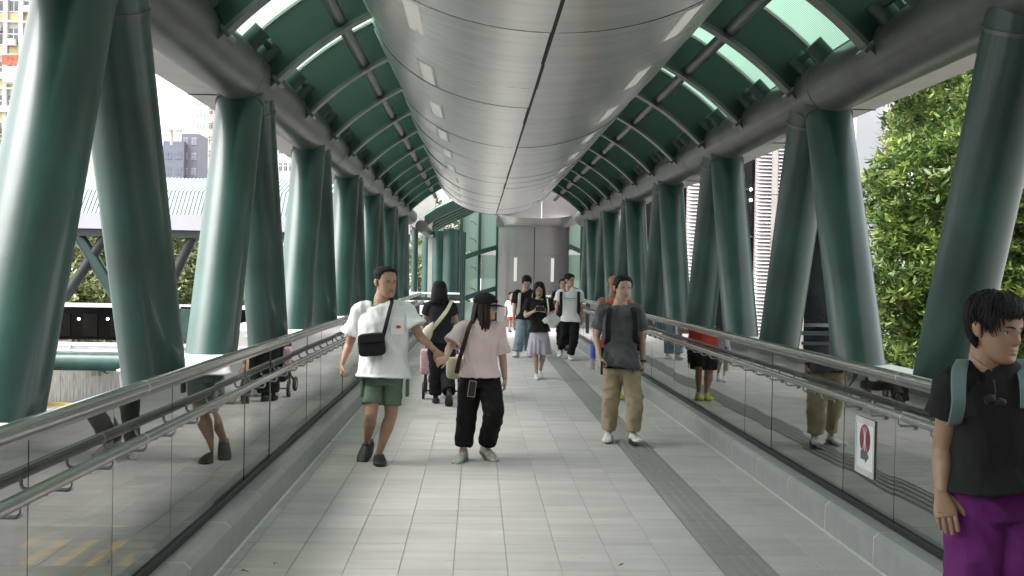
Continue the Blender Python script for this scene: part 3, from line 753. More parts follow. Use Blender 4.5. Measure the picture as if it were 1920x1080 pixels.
LEAF_R = leaf_mat('glossy_big_leaf', (.028, .072, .018), (.30, .38, .08))
LEAF_L = leaf_mat('olive_leaf', (.13, .17, .07), (.46, .50, .24))
BARK = mat('bark', (.10, .075, .05), .9, 0, .3, 8, .4, 20)
def leaf_template(l, wd):
    return np.array([(0, 0, 0), (l*.3, -wd*.42, .006), (l*.65, -wd*.40, -.004), (l, 0, -l*.14), (l*.65, wd*.40, -.004), (l*.3, wd*.42, .006), (l*.5, 0, -l*.02)]), [(0, 1, 6), (1, 2, 6), (2, 3, 6), (3, 4, 6), (4, 5, 6), (5, 0, 6)]
def rosettes(cs, per, l, wd, spread=.8):
    """arrays of leaves: per leaves round each cluster centre, radiating from its tip"""
    T, FT = leaf_template(1, wd/l); n = len(cs)*per
    az = rng.uniform(0, 2*np.pi, n); el = rng.normal(.15, spread*.6, n); sc = l*rng.uniform(.6, 1.15, n); ro = rng.normal(0, .5, n)
    c = np.repeat(cs, per, axis=0)+rng.normal(0, l*.25, (n, 3))
    d = np.stack([np.cos(el)*np.cos(az), np.cos(el)*np.sin(az), np.sin(el)], 1)
    sd_ = np.stack([-np.sin(az), np.cos(az), np.zeros(n)], 1); nn = np.cross(d, sd_)
    s2 = sd_*np.cos(ro)[:, None]+nn*np.sin(ro)[:, None]; n2 = np.cross(d, s2)
    V = c[:, None, :]+sc[:, None, None]*(T[None, :, 0:1]*d[:, None, :]+T[None, :, 1:2]*s2[:, None, :]-T[None, :, 2:3]*n2[:, None, :]*1.0)
    return V, d, s2, n2, c, sc
def leaf_obj(name, V, tint, m, parent):
    _, FT = leaf_template(1, .4); n = len(V); FT = np.array(FT)
    me = bpy.data.meshes.new(name); me.vertices.add(n*7); me.vertices.foreach_set('co', V.reshape(-1))
    F = (FT[None]+7*np.arange(n)[:, None, None]).reshape(-1)
    me.loops.add(len(F)); me.loops.foreach_set('vertex_index', F.astype(np.int32)); me.polygons.add(len(F)//3)
    me.polygons.foreach_set('loop_start', np.arange(0, len(F), 3, dtype=np.int32)); me.update(calc_edges=True)
    a = me.attributes.new('tint', 'FLOAT', 'POINT'); a.data.foreach_set('value', np.repeat(tint, 7).astype(np.float32))
    me.materials.append(m); o = bpy.data.objects.new(name, me); C.objects.link(o)
    if parent: o.parent = parent
    return o
def big_tree(label, lobes, n, per, l, wd, m, name='broadleaf_tree', trunk=None, singles=0):
    t = thing(name, label, 'tree')
    cs = []
    for (c, r, wgt) in lobes:
        k = int(n*wgt); d = rng.normal(0, 1, (k, 3)); d /= np.linalg.norm(d, axis=1)[:, None]
        rad = rng.uniform(.55, 1.0, k)**.5
        wob = 1+.25*np.sin(d[:, 0]*7+c[0])*np.cos(d[:, 2]*6+c[2])
        cs.append(np.array(c)+d*np.array(r)*(rad*wob)[:, None])
    cs = np.concatenate(cs)
    V, d, s2, n2, c, sc = rosettes(cs, per, l, wd)
    cl = np.repeat(rng.uniform(0, 1, len(cs))**2.1, per); tint = np.clip(cl*.8+rng.normal(.05, .12, len(V)), 0, 1)
    if singles:
        order = np.argsort(c[:, 1]+np.where(np.abs((c[:, 0]/c[:, 1])-.40) > .08, 50, 0)); s_i = order[:singles]; r_i = order[singles:]
        me0 = None
        T, FT = leaf_template(1, wd/l)
        for q in range(3):
            me = bpy.data.meshes.new('leaf'); me.from_pydata([tuple(v) for v in T*np.array((1, 1, 1))], [], FT); me.materials.append(m)
            a = me.attributes.new('tint', 'FLOAT', 'POINT'); a.data.foreach_set('value', [(.15, .5, .9)[q]]*7)
            if q == 0: me0 = []
            me0.append(me)
        for i in s_i:
            o = bpy.data.objects.new('leaf', me0[0 if tint[i] < .3 else 1 if tint[i] < .65 else 2]); C.objects.link(o); o.parent = t
            M = Matrix(((d[i][0], s2[i][0], -n2[i][0], 0), (d[i][1], s2[i][1], -n2[i][1], 0), (d[i][2], s2[i][2], -n2[i][2], 0), (0, 0, 0, 1)))
            o.matrix_local = Matrix.Translation(Vector(c[i])) @ M @ Matrix.Scale(float(sc[i]), 4)
        V = V[r_i]; tint = tint[r_i]
    tag(leaf_obj('crown', V, tint, m, t), kind='stuff')
    bx = trunk or lobes[0][0]
    MB().tube([(bx[0], bx[1], GZ-.2), (bx[0]+.1, bx[1], GZ+2.5), (bx[0]-.1, bx[1]+.1, bx[2])], [.28, .22, .12], 12).obj('trunk', BARK, t, smooth=True)
    for (c_, r_, w_) in lobes:
        for j in range(5):
            e = Vector(c_)+Vector([random.uniform(-.8, .8)*q for q in r_])
            s_ = Vector((bx[0], bx[1], GZ+2.5+random.random()*3)); mid = (s_+e)/2+Vector((random.uniform(-.4, .4), random.uniform(-.4, .4), .4))
            MB().tube([s_, mid, e], [.09, .06, .02], 7).obj('branch', BARK, t, smooth=True)
    return t
big_tree('large glossy leaved tree filling the view between the right columns, near the walkway',
    [((7.0, 15.0, 0.0), (1.5, 1.3, 1.9), .3), ((7.1, 15.5, 2.3), (1.45, 1.3, 1.6), .3), ((8.5, 17.5, 4.7), (2.0, 1.6, 1.9), .25), ((9.6, 16.5, 1.0), (2.0, 1.8, 3.4), .15)],
    8200, 9, .155, .058, LEAF_R, trunk=(7.6, 16.4, 0.0), singles=290)
big_tree('dark dense tree standing further back behind the glossy leaved tree', [((10.4, 21.5, -.4), (2.5, 1.5, 3.0), .45), ((10.6, 22.5, 3.6), (2.5, 1.5, 2.6), .4), ((10.6, 21.5, -3), (2.6, 1.5, 1.4), .15)], 5500, 8, .21, .085, LEAF_R, trunk=(11, 22.5, 0))
big_tree('olive green tree behind the neighbouring footbridge, between the first left columns', [(tuple(P(150, 540, 66)), (6, 3, 5.2), .5), (tuple(P(60, 500, 67)), (6, 3, 5), .3), (tuple(P(250, 520, 68)), (5, 3, 4.5), .2)], 7500, 7, .34, .15, LEAF_L)
big_tree('pale olive tree behind the neighbouring footbridge, left of the second pair of columns', [(tuple(P(350, 510, 64)), (4.6, 3, 4.2), .6), (tuple(P(420, 520, 66)), (5, 3, 4.4), .4)], 5500, 7, .34, .15, LEAF_L)
big_tree('round green tree beneath the housing block at the left edge', [(tuple(P(8, 305, 80)), (3.6, 2.5, 1.9), .6), (tuple(P(-30, 330, 82)), (4, 3, 3), .4)], 900, 7, .45, .2, LEAF_L)
big_tree('sunlit tree seen past the far barrier at the end of the left side', [(tuple(P(790, 500, 60)), (3, 2, 4), 1.0)], 1500, 7, .35, .16, LEAF_L)

LEAF_D = leaf_mat('dark_green_leaf', (.02, .05, .012), (.09, .14, .03))  # darker leaf green for the tree mass farthest back
big_tree('deep green tree mass farthest back behind the right columns', [((14.2, 28, 0), (3.4, 1.6, 4.2), .5), ((14.4, 28, 5.5), (3.2, 1.6, 3.6), .5)], 5500, 8, .30, .14, LEAF_D, trunk=(14.5, 29, 0))

bb = thing('sky_blocking_building', 'added grey building behind the camera blocking sky light, outside the view', 'building', (0, -8, 0))
MB().b2(-22, -2.4, -12, 0, GZ, 16).b2(3.4, 24, -12, 0, GZ, 16).b2(-2.4, 3.4, -12, 0, 5.4, 16).b2(-2.4, 3.4, -12, -11.5, -.5, 5.4).obj('wall', GPAN, bb)  # unseen block, added to keep sky light behind the camera off the columns

# ------------------------------------------------------------ people
def remesh(mb, vox, smooth=2, fn=None):
    """voxel union of the closed lofts in mb -> arrays (verts, quads)"""
    me = bpy.data.meshes.new('tmp'); me.from_pydata(mb.v, [], mb.f)
    bm = bmesh.new(); bm.from_mesh(me); bmesh.ops.recalc_face_normals(bm, faces=bm.faces); bm.to_mesh(me); bm.free()
    o = bpy.data.objects.new('tmp', me); C.objects.link(o)
    m = o.modifiers.new('r', 'REMESH'); m.mode = 'VOXEL'; m.voxel_size = vox
    if smooth: q = o.modifiers.new('s', 'SMOOTH'); q.iterations = smooth; q.factor = .5
    dg = bpy.context.evaluated_depsgraph_get(); e = o.evaluated_get(dg); em = e.to_mesh()
    n = len(em.vertices); co = np.empty(n*3); em.vertices.foreach_get('co', co); co = co.reshape(-1, 3)
    no = np.empty(n*3); em.vertices.foreach_get('normal', no); no = no.reshape(-1, 3)
    F = [tuple(p.vertices) for p in em.polygons]
    e.to_mesh_clear(); bpy.data.objects.remove(o); bpy.data.meshes.remove(me)
    if fn is not None: co = fn(co, no)
    return co, F
def folds(amp, freq=(9, 9, 5), seed=0, ridg=.6):
    def fn(co, no):
        out = co.copy()
        for i in range(len(co)):
            p = co[i]; q = Vector((p[0]*freq[0]+seed, p[1]*freq[1], p[2]*freq[2]+p[0]*freq[0]*.5))
            a = noise.noise(q); b = noise.noise(q*2.3+Vector((5, 2, 1)))
            out[i] = p+no[i]*(amp*((1-2*abs(a))*ridg*1.4+b*.45-.25))
        return out
    return fn
def arrobj(name, parts, mats, parent):
    """parts: list of (verts, faces, material index) joined into one mesh"""
    V = []; Fs = []; M = []
    for v, f, mi in parts:
        o = len(V); V += [tuple(p) for p in v]; Fs += [tuple(i+o for i in g) for g in f]; M += ([mi]*len(f) if isinstance(mi, int) else list(mi))
    me = bpy.data.meshes.new(name); me.from_pydata(V, [], Fs)
    for m in mats: me.materials.append(m)
    if len(mats) > 1: me.polygons.foreach_set('material_index', M)
    bm = bmesh.new(); bm.from_mesh(me); bmesh.ops.recalc_face_normals(bm, faces=bm.faces); bm.to_mesh(me); bm.free()
    me.polygons.foreach_set('use_smooth', [True]*len(me.polygons))
    o = bpy.data.objects.new(name, me); C.objects.link(o); o.parent = parent; return o
def cr(pts, n):
    """Catmull-Rom resample of rows (position + radii)"""
    a = np.array(pts, float); out = []; m = len(a)
    for i in range(m-1):
        p0, p1, p2, p3 = a[max(i-1, 0)], a[i], a[i+1], a[min(i+2, m-1)]
        for k in range(n):
            t = k/n; out.append(.5*((2*p1)+(-p0+p2)*t+(2*p0-5*p1+4*p2-p3)*t*t+(-p0+3*p1-3*p2+p3)*t**3))
    out.append(a[-1]); return np.array(out)
def loft(mb, rows, side, n=18, sub=4, pw=2.0, concave=0, mi=0, cap0=True):
    """rows: (x,y,z,ra,rb): ra along 'side', rb across; closed tube"""
    rs = cr(rows, sub); side = Vector(side).normalized(); rings = []
    for i, r in enumerate(rs):
        a = rs[max(0, i-1)]; b = rs[min(len(rs)-1, i+1)]; t = Vector(b[:3]-a[:3]).normalized()
        u = side-t*side.dot(t)
        u = u.normalized() if u.length > .05 else t.orthogonal().normalized()
        v = t.cross(u); p = Vector(r[:3]); g = []
        for k in range(n):
            c, s_ = math.cos(2*math.pi*k/n), math.sin(2*math.pi*k/n)
            c = math.copysign(abs(c)**(2/pw), c); s_ = math.copysign(abs(s_)**(2/pw), s_)
            g.append(p+u*c*max(r[3], .001)+v*s_*max(r[4], .001))
        rings.append(g)
    if concave:
        t = Vector(rs[-1][:3]-rs[-2][:3]).normalized(); p = Vector(rs[-1][:3])
        rings.append([p+(q-p)*(1-.028/max(rs[-1][3], .045))-t*.002 for q in rings[-1]])
        rings.append([p+(q-p)*.97-t*concave for q in rings[-1]])
    V = [q for g in rings for q in g]; f = []
    for i in range(len(rings)-1):
        for k in range(n):
            a = i*n+k; b = i*n+(k+1) % n; f.append((a, b, b+n, a+n))
    c0 = len(V); V.append(sum(rings[0], Vector())/n); c1 = len(V); V.append(sum(rings[-1], Vector())/n)
    o = (len(rings)-1)*n
    for k in range(n): f.append((c0, (k+1) % n, k)); f.append((c1, o+k, o+(k+1) % n))
    mb.add(V, f, mi); return mb
def skin(name, c): 
    m = mat(name, c, .48, 0, .10, 14, .05, 120, .45, sss=.06); return m
SK1 = skin('skin_warm', (.36, .215, .145)); SK2 = skin('skin_tan', (.27, .16, .105)); SK3 = skin('skin_light', (.43, .285, .215)); SK4 = skin('skin_ruddy', (.28, .135, .085))
LIP = mat('lip', (.26, .125, .10), .4); EYEW = mat('eye_white', (.62, .60, .57), .25); IRIS = mat('dark_iris', (.012, .008, .006), .12)
def hairmat(name, c):
    return mat(name, c, .55, 0, .6, 55, .8, 130, .22, stretch=(3, 3, .35))
HAIR = hairmat('black_hair', (.006, .0055, .0055)); HAIRB = hairmat('dark_brown_hair', (.030, .017, .012))
def cloth(name, c, rough=.85, var=.08, bump=.25, ns=3): return mat(name, c, rough, 0, var, ns, bump*2.6, 17, .25)
TWHITE = cloth('white_cotton', (.74, .74, .74), var=.03); TPINK = cloth('pale_pink_cotton', (.64, .49, .51)); TBLACK = cloth('black_cotton', (.010, .010, .011)); TGREY = cloth('charcoal_heather', (.082, .090, .096), var=.35, ns=12)
TRED = cloth('red_mesh', (.50, .055, .035)); SHGREEN = cloth('sage_canvas', (.105, .155, .115)); PBLACK = cloth('black_trouser', (.008, .008, .009)); KHAKI = cloth('khaki_canvas', (.34, .275, .185), var=.14); JEANS = cloth('light_denim', (.20, .27, .32), var=.3, ns=5)
LILAC = cloth('lilac_satin', (.46, .41, .50), .5); PURPLE = cloth('purple_nylon', (.105, .012, .112), .8, .25, .35); CREAMB = cloth('cream_canvas', (.58, .53, .40)); BAGB = cloth('black_nylon', (.010, .010, .011), .55); GREYB = cloth('grey_green_webbing', (.12, .18, .185))
RUBB = mat('black_rubber', (.012, .012, .012), .5); SHW = mat('white_shoe', (.66, .65, .62), .5, 0, .1, 30); SHB = mat('beige_pink_shoe', (.42, .385, .36), .6, 0, .45, 45); SOLEB = mat('taupe_sole', (.17, .14, .12), .7); SOLEW = mat('pale_sole', (.60, .58, .55), .6); SHY = mat('yellow_shoe', (.50, .50, .05), .6, 0, .4, 30)
FRAME = mat('glasses_frame', (.02, .015, .015), .55, spec=.2)

HSEC = [(-.02, .010, .060, .030), (0.02, .028, .080, .016), (.06, .041, .087, -.004), (.13, .052, .088, -.024), (.22, .060, .087, -.040), (.35, .067, .086, -.064), (.5, .0725, .086, -.084), (.62, .0765, .0885, -.095), (.75, .0765, .085, -.099), (.86, .067, .070, -.089), (.94, .049, .045, -.066), (.985, .026, .015, -.036), (1.0, .006, -.006, -.014)]
HS_T = [h[0] for h in HSEC]
def hsec(t):
    i = max(0, min(len(HSEC)-2, np.searchsorted(HS_T, t)-1)); a, b = HSEC[i], HSEC[i+1]; k = (t-a[0])/(b[0]-a[0])
    return [a[j]+(b[j]-a[j])*k for j in (1, 2, 3)]
HH = .225
def g2(x, z, x0, z0, sx, sz): return math.exp(-((x-x0)/sx)**2-((z-z0)/sz)**2)
def face_disp(x, z, fem=0):
    ax = abs(x); d = 0
    d += .019*g2(x, z, 0, .37, .0125, .05)+.010*g2(x, z, 0, .46, .009, .09)+.006*g2(ax, z, .012, .355, .008, .03)
    d -= .0105*g2(ax, z, .031, .495, .016, .05)
    d += .0035*g2(ax, z, .030, .575, .022, .03)+.004*g2(ax, z, .042, .37, .020, .07)
    d += .0065*g2(x, z, 0, .245, .020, .022)+.006*g2(x, z, 0, .195, .016, .022)-.004*g2(x, z, 0, .220, .024, .009)
    d += .006*g2(x, z, 0, .07, .018, .05)-.003*g2(x, z, 0, .14, .018, .03)-.002*g2(x, z, 0, .30, .006, .03)
    d += .003*g2(ax, z, .031, .525, .015, .012)
    return d
def V3(*a): return Vector(a)
def row(p, a, b=None): return (p[0], p[1], p[2], a, b if b is not None else a)
def head_grid(nu, nv, off=lambda a, t, x, y: 0, t0=-.02, face=True):
    V = []; F = []; meta = []
    for j in range(nv+1):
        u = j/nv; t = t0+(1-t0)*(.5-.5*math.cos(math.pi*u))*.5+(1-t0)*u*.5
        w_, f_, b_ = hsec(min(t, 1)); mid = (f_+b_)/2; hf = (f_-b_)/2
        for i in range(nu):
            th = 2*math.pi*i/nu; c, s_ = math.cos(th), math.sin(th); pw = 2/2.25
            # denser towards the face
            x = w_*math.copysign(abs(c)**pw, c); y = mid+hf*math.copysign(abs(s_)**pw, s_)
            a = abs(math.degrees(math.atan2(x, y-mid)))
            o = off(a, t, x, y)
            if face and s_ > 0: y += face_disp(x, t)*min(1, s_*1.6)
            r = Vector((x, y-mid, (t-.55)*HH*.9)); r = r.normalized() if r.length else Vector((0, 0, 1))
            V.append(Vector((x, y, t*HH))+r*o); meta.append((x, t, s_))
    for j in range(nv):
        for i in range(nu):
            a = j*nu+i; b = j*nu+(i+1) % nu; F.append((a, b, b+nu, a+nu))
    n0 = len(V); V.append(sum((V[i] for i in range(nu)), Vector())/nu); V.append(sum((V[nv*nu+i] for i in range(nu)), Vector())/nu)
    for i in range(nu): F.append((n0, (i+1) % nu, i)); F.append((n0+1, nv*nu+i, nv*nu+(i+1) % nu))
    return V, F, meta
def smst(x): x = max(0, min(1, x)); return x*x*(3-2*x)
def lerpt(tab, a):
    for (a0, v0), (a1, v1) in zip(tab, tab[1:]):
        if a <= a1: return v0+(v1-v0)*(a-a0)/(a1-a0)
    return tab[-1][1]
HAIRLINES = {
 'short': [(0, .84), (38, .80), (52, .66), (62, .50), (76, .46), (84, .60), (100, .55), (115, .28), (180, .16)],
 'crew': [(0, .86), (40, .84), (56, .72), (64, .58), (80, .52), (86, .62), (100, .55), (115, .32), (180, .20)],
 'fringe': [(0, .74), (30, .73), (48, .66), (62, .50), (76, .46), (84, .62), (100, .55), (115, .26), (180, .17)],
 'long': [(0, .86), (14, .80), (34, .66), (52, .30), (90, .05), (180, -.02)],
 'cap': [(0, .70), (180, .60)],
 'bald': [(0, 2), (180, 2)]}
def head(parent, fr, skinm, style='short', hairm=HAIR, res=1, thick=.014, eyes=True, sc=1.0):
    """fr: 4x4 matrix of the head (x side, y front, z up, origin at the chin level)"""
    nu, nv = (72, 60) if res > 1 else (44, 40)
    V, F, meta = head_grid(nu, nv)
    M = []
    for f in F:
        x, t, s_ = meta[f[0]] if f[0] < len(meta) else (1, 0, 0)
        M.append(1 if (s_ > .3 and abs(x) < .024-abs(t-.222)*.25 and .180 < t < .268) else 0)
    V = [fr @ v for v in V]
    parts = [(V, F, M)]
    for sg in (-1, 1):                      # ears
        mb = MB(); n = 12
        loft(mb, [(sg*.070, -.004, .085, .004, .006), (sg*.077, -.004, .088, .006, .011), (sg*.083, -.008, .100, .006, .016), (sg*.087, -.012, .118, .006, .020), (sg*.084, -.012, .132, .005, .015), (sg*.078, -.008, .138, .003, .006)], (1, 0, 0), n=10, sub=3)
        parts.append(([fr @ Vector(v) for v in mb.v], mb.f, 0))
    def front_y(x, t):
        w_, f_, b_ = hsec(t); mid = (f_+b_)/2; hf = (f_-b_)/2
        s_ = (1-min(1, abs(x)/w_)**2.25)**(1/2.25); return mid+hf*s_+face_disp(x, t)*min(1, s_*1.6)
    if eyes:
        ew = MB(); ir = MB(); lid = MB(); br = MB()
        for sg in (-1, 1):
            x0 = sg*.031; y0 = front_y(x0, .495)
            # almond eyeball patch
            n = 12
            loft(ew, [(x0-sg*.0125, y0-.0025, .1105, .001, .001), (x0-sg*.006, y0+.0005, .1118, .003, .0035), (x0+sg*.003, y0+.0005, .1122, .003, .0038), (x0+sg*.0135, y0-.003, .1120, .001, .001)], (0, 1, 0), n=10, sub=3)
            loft(ir, [(x0+.0005, y0+.0008, .1118, .0035, .0035), (x0+.0005, y0+.0042, .1118, .0036, .0036)], (1, 0, 0), n=12, sub=1)
            lid.tube([(x0-sg*.014, y0-.002, .1110), (x0-sg*.006, y0+.0035, .1157), (x0+sg*.004, y0+.0035, .1162), (x0+sg*.015, y0-.002, .1130)], [.0008, .0017, .0018, .0009], 6)
            yb = [front_y(sg*x, t)+.0012 for x, t in ((.014, .575), (.026, .595), (.038, .598), (.049, .578))]
            br.tube([(sg*.014, yb[0], .575*HH), (sg*.026, yb[1], .593*HH), (sg*.038, yb[2], .596*HH), (sg*.049, yb[3], .578*HH)], [(.0022, .0015), (.0032, .0016), (.0028, .0015), (.0010, .001)], 6)
        for nm, m_, mt in (('eye_white', ew, EYEW), ('iris', ir, IRIS), ('eyelid_line', lid, IRIS), ('eyebrow', br, HAIR)):
            arrobj(nm, [([fr @ Vector(v) for v in m_.v], m_.f, 0)], [mt], parent)
    if style != 'bald':
        tab = HAIRLINES[style]; seed = random.random()*50
        def off(a, t, x, y):
            hl = lerpt(tab, a)+.025*noise.noise(Vector((x*160, y*160, seed))); k = smst((t-hl)/.07)
            top = thick*(1+.5*smst((t-.75)/.2)) if style not in ('crew', 'cap') else thick*(.35+.75*smst((t-.68)/.15)) if style == 'crew' else thick
            if style == 'long': top = thick
            wv = 0 if style == 'cap' else .0035*noise.noise(Vector((x*55, y*55, t*9+seed)))+.002*noise.noise(Vector((x*150, y*150, t*14)))
            return -.012*(1-k)+(top+wv)*k
        hv, hf, _ = head_grid(nu*2 if res > 1 else nu+20, nv+10, off, face=False)
        nm = 'cap_crown' if style == 'cap' else 'hair'
        if res > 1:
            mb = MB()
            for k in range(420):
                a = random.uniform(-180, 180); hl = lerpt(tab, abs(a)); th = R(90-a); dr = random.uniform(-14, 14); rows = []
                t1 = hl+random.uniform(-.035, .04); t0_ = random.uniform(max(t1+.12, .70), .985)
                lift = random.uniform(.0, .0045)
                for q in range(6):
                    u = q/5; t = t0_+(t1-t0_)*u; w_, f_, b_ = hsec(min(t, .999)); mid = (f_+b_)/2; hfd = (f_-b_)/2; h2 = th+R(dr*u)
                    c_, s2_ = math.cos(h2), math.sin(h2); p_ = 2/2.25
                    x = w_*math.copysign(abs(c_)**p_, c_); y = mid+hfd*math.copysign(abs(s2_)**p_, s2_)
                    o_ = thick*(1+.5*smst((t-.75)/.2))+lift-(.006*smst((u-.8)/.2))
                    r = Vector((x, y-mid, (t-.55)*HH*.9)).normalized(); q_ = Vector((x, y, t*HH))+r*o_
                    rows.append(row(q_, .0048*(1-.75*u), .0026*(1-.5*u)))
                loft(mb, rows, (math.sin(th), -math.cos(th), 0), n=6, sub=2)
            arrobj('hair_strands', [([fr @ Vector(v) for v in mb.v], mb.f, 0)], [hairm], parent)
        arrobj(nm, [([fr @ v for v in hv], hf, 0)], [hairm], parent)
    return parts
def strands(parent, fr, hairm, length, spread=70, n=46, a0=62, r=.012, front_drop=0, name='long_hair'):
    mb = MB()
    for k in range(n):
        a = a0+(180-a0)*2*(k+.5)/n; a = a if a <= 180 else a-360
        a = (a0+(360-2*a0)*(k+random.random())/n)
        th = R(a); x = .080*math.sin(th); y = -.006+.098*math.cos(th)
        L = length*random.uniform(.86, 1.05); j = random.uniform(-.006, .006)
        fl = 1.0+random.uniform(.0, .12)
        back = -.01 if abs(180-a) < 60 else .012*front_drop
        rows = [(x*.9, y*.9, .175, r*.7, r*.5), (x*1.06+j, y*1.04, .12, r*1.15, r*.8), (x*1.10*fl+j, y*1.02+back, .12-L*.35, r*1.2, r*.8), (x*1.12*fl+j*2, y*.95+back*2, .12-L*.7, r*1.1, r*.7), (x*1.05*fl+j*3, y*.90+back*2, .12-L, r*.35, r*.3)]
        loft(mb, rows, (math.cos(th), -math.sin(th), 0), n=8, sub=3)
    return arrobj(name, [([fr @ Vector(v) for v in mb.v], mb.f, 0)], [hairm], parent)
def headframe(c, yaw=0, pitch=0, roll=0, sc=1.0):
    """c = middle of the head; yaw 0 looks at the camera (-Y), + turns towards +X; pitch + looks down"""
    y = R(yaw); f = Vector((math.sin(y), -math.cos(y), 0)); s_ = Vector((-math.cos(y), -math.sin(y), 0)); u = Vector((0, 0, 1))
    q = Matrix.Rotation(-R(pitch), 3, s_)@Matrix.Rotation(R(roll), 3, f)
    # right-handed: x side = f x u
    s_ = f.cross(u); 
    q = Matrix.Rotation(-R(pitch), 3, s_) @ Matrix.Rotation(R(roll), 3, f)
    f2, s2, u2 = q @ f, q @ s_, q @ u
    M = Matrix(((s2.x, f2.x, u2.x), (s2.y, f2.y, u2.y), (s2.z, f2.z, u2.z))) * 1.0
    M = M @ Matrix.Scale(sc, 3)
    o = Vector(c)-M @ Vector((0, 0, HH*.5))
    return Matrix.Translation(o) @ M.to_4x4()
def hand(wrist, d, normal, sgn, sc=1.0, curl=.5, thumbcurl=.4):
    """hand from wrist along d; normal = back of the hand; sgn: side the thumb leaves on (+1 = d x normal)"""
    d = Vector(d).normalized(); nrm = (Vector(normal)-d*Vector(normal).dot(d)).normalized(); a = d.cross(nrm)*sgn
    W = Vector(wrist); mb = MB(); s = sc
    pt = lambda f, l, n_=0: W+d*f*s+a*l*s+nrm*n_*s
    def row(p, ra, rb): return (p.x, p.y, p.z, ra*s, rb*s)
    loft(mb, [row(pt(-.02, 0), .026, .019), row(pt(.015, 0), .028, .018), row(pt(.05, .001), .038, .016), row(pt(.085, 0), .040, .0135), row(pt(.098, 0), .034, .009)], a, n=14, sub=3, pw=2.4)
    for i, (l, L, r) in enumerate(((.029, .072, .0086), (.010, .080, .009), (-.010, .074, .0085), (-.028, .058, .0075))):
        p = pt(.078, l); ang = 0; c = curl*(1+.15*i); dd = d.copy(); rows = [row(pt(.055, l*.9), r, r), row(p, r*1.05, r)]
        axis = a
        for q, fr_ in enumerate((.42, .32, .26)):
            ang += c*(.75, .95, .6)[q]; dv = d*math.cos(ang)-nrm*math.sin(ang)+a*(l*1.2)*(.12 if q == 0 else -.1); dv.normalize()
            p = p+dv*L*fr_*s; rows.append(row(p, r*(1, .95, .8)[q], r*(.98, .9, .65)[q]))
        loft(mb, rows, a, n=10, sub=3)
    p = pt(.02, .022, -.004); rows = [row(pt(.008, .012, -.004), .013, .012), row(p, .0125, .012)]
    for q, (L, o1) in enumerate(((.032, .75), (.028, .45), (.022, .25))):
        dv = (d*(.75+.1*q)+a*o1-nrm*(.25+thumbcurl*.35*q)).normalized(); p = p+dv*L*s; rows.append(row(p, (.0115, .0098, .0075)[q], (.010, .0088, .006)[q]))
    loft(mb, rows, a, n=10, sub=3)
    return mb
def shoe(parent, ankle, yaw, pitch, upper, sole, L=.27, H=.075, wd=.048, clog=False, name='shoe', accent=None):
    """ankle: point over the heel at ankle height; yaw as headframe; pitch + = toe down"""
    fr = headframe((0, 0, 0), yaw, pitch); fr = Matrix.Translation(ankle) @ fr.to_3x3().to_4x4()
    h = .085; mb = MB(); z0 = -h
    rows = [(0, -.062, z0+.030, .020, .020), (0, -.050, z0+.040, wd*.62, .038), (0, -.01, z0+.046, wd*.76, .046), (0, .04, z0+.040, wd*.80, .040), (0, .09, z0+.031, wd*.95, .030), (0, .14, z0+.024, wd*1.0, .023), (0, L-.082, z0+.020, wd*.78, .018), (0, L-.066, z0+.018, wd*.35, .010)]
    if clog: rows = [(0, -.06, z0+.02, .018, .012), (0, -.045, z0+.022, wd*.7, .018), (0, 0, z0+.026, wd*.78, .022), (0, .045, z0+.042, wd*.95, .040), (0, .10, z0+.036, wd*1.12, .036), (0, .15, z0+.028, wd*1.12, .028), (0, L-.085, z0+.022, wd*.85, .020), (0, L-.07, z0+.02, wd*.4, .012)]
    loft(mb, rows, (1, 0, 0), n=20, sub=4, pw=2.5)
    if not clog: loft(mb, [(0, -.012, z0+.05, wd*.70, .045), (0, -.008, z0+.088, wd*.72, .050), (0, -.006, z0+.10, wd*.70, .048)], (1, 0, 0), n=16, sub=2)
    s_ = arrobj(name, [([fr @ Vector(v) for v in mb.v], mb.f, 0)], [upper], parent)
    sb = MB(); out = []
    for k in range(24):
        th = 2*math.pi*k/24; y = .045+(L*.5+.002)*math.sin(th)*1.0-.0; x = math.cos(th)*wd*(.88+.28*smst((y+.02)/.12))*(1 if abs(math.sin(th)) < .97 else .9); out.append((x, y*.98+.01*0))
    sb.prism(out, 'z', z0-.002, z0+.030)
    so_ = arrobj('sole', [([fr @ Vector(v) for v in sb.v], sb.f, 0)], [sole], s_); so_.data.polygons.foreach_set('use_smooth', [False]*len(so_.data.polygons))
    if clog:
        tb = MB(); tb.tube([(-wd*.9, .03, z0+.05), (-wd*.75, -.03, z0+.065), (0, -.062, z0+.065), (wd*.75, -.03, z0+.065), (wd*.9, .03, z0+.05)], [(.008, .004)]*5, 8); arrobj('heel_strap', [([fr @ Vector(v) for v in tb.v], tb.f, 0)], [upper], s_)
    else:
        lb = MB()
        for q in range(4): y = .05+q*.019; z = z0+.082-q*.009; lb.tube([(-.02, y, z-.008), (0, y+.003, z+.002), (.02, y, z-.008)], .003, 5)
        arrobj('laces', [([fr @ Vector(v) for v in lb.v], lb.f, 0)], [SOLEW if upper is not SHW else OFFW], s_)
        if accent:
            ab = MB()
            for sx in (-1, 1): ab.tube([(sx*wd*.80, -.02, z0+.045), (sx*wd*.98, .05, z0+.030), (sx*wd*.86, .10, z0+.048)], [.002, .006, .002], 6)
            arrobj('side_stripe', [([fr @ Vector(v) for v in ab.v], ab.f, 0)], [accent], s_)
    return s_
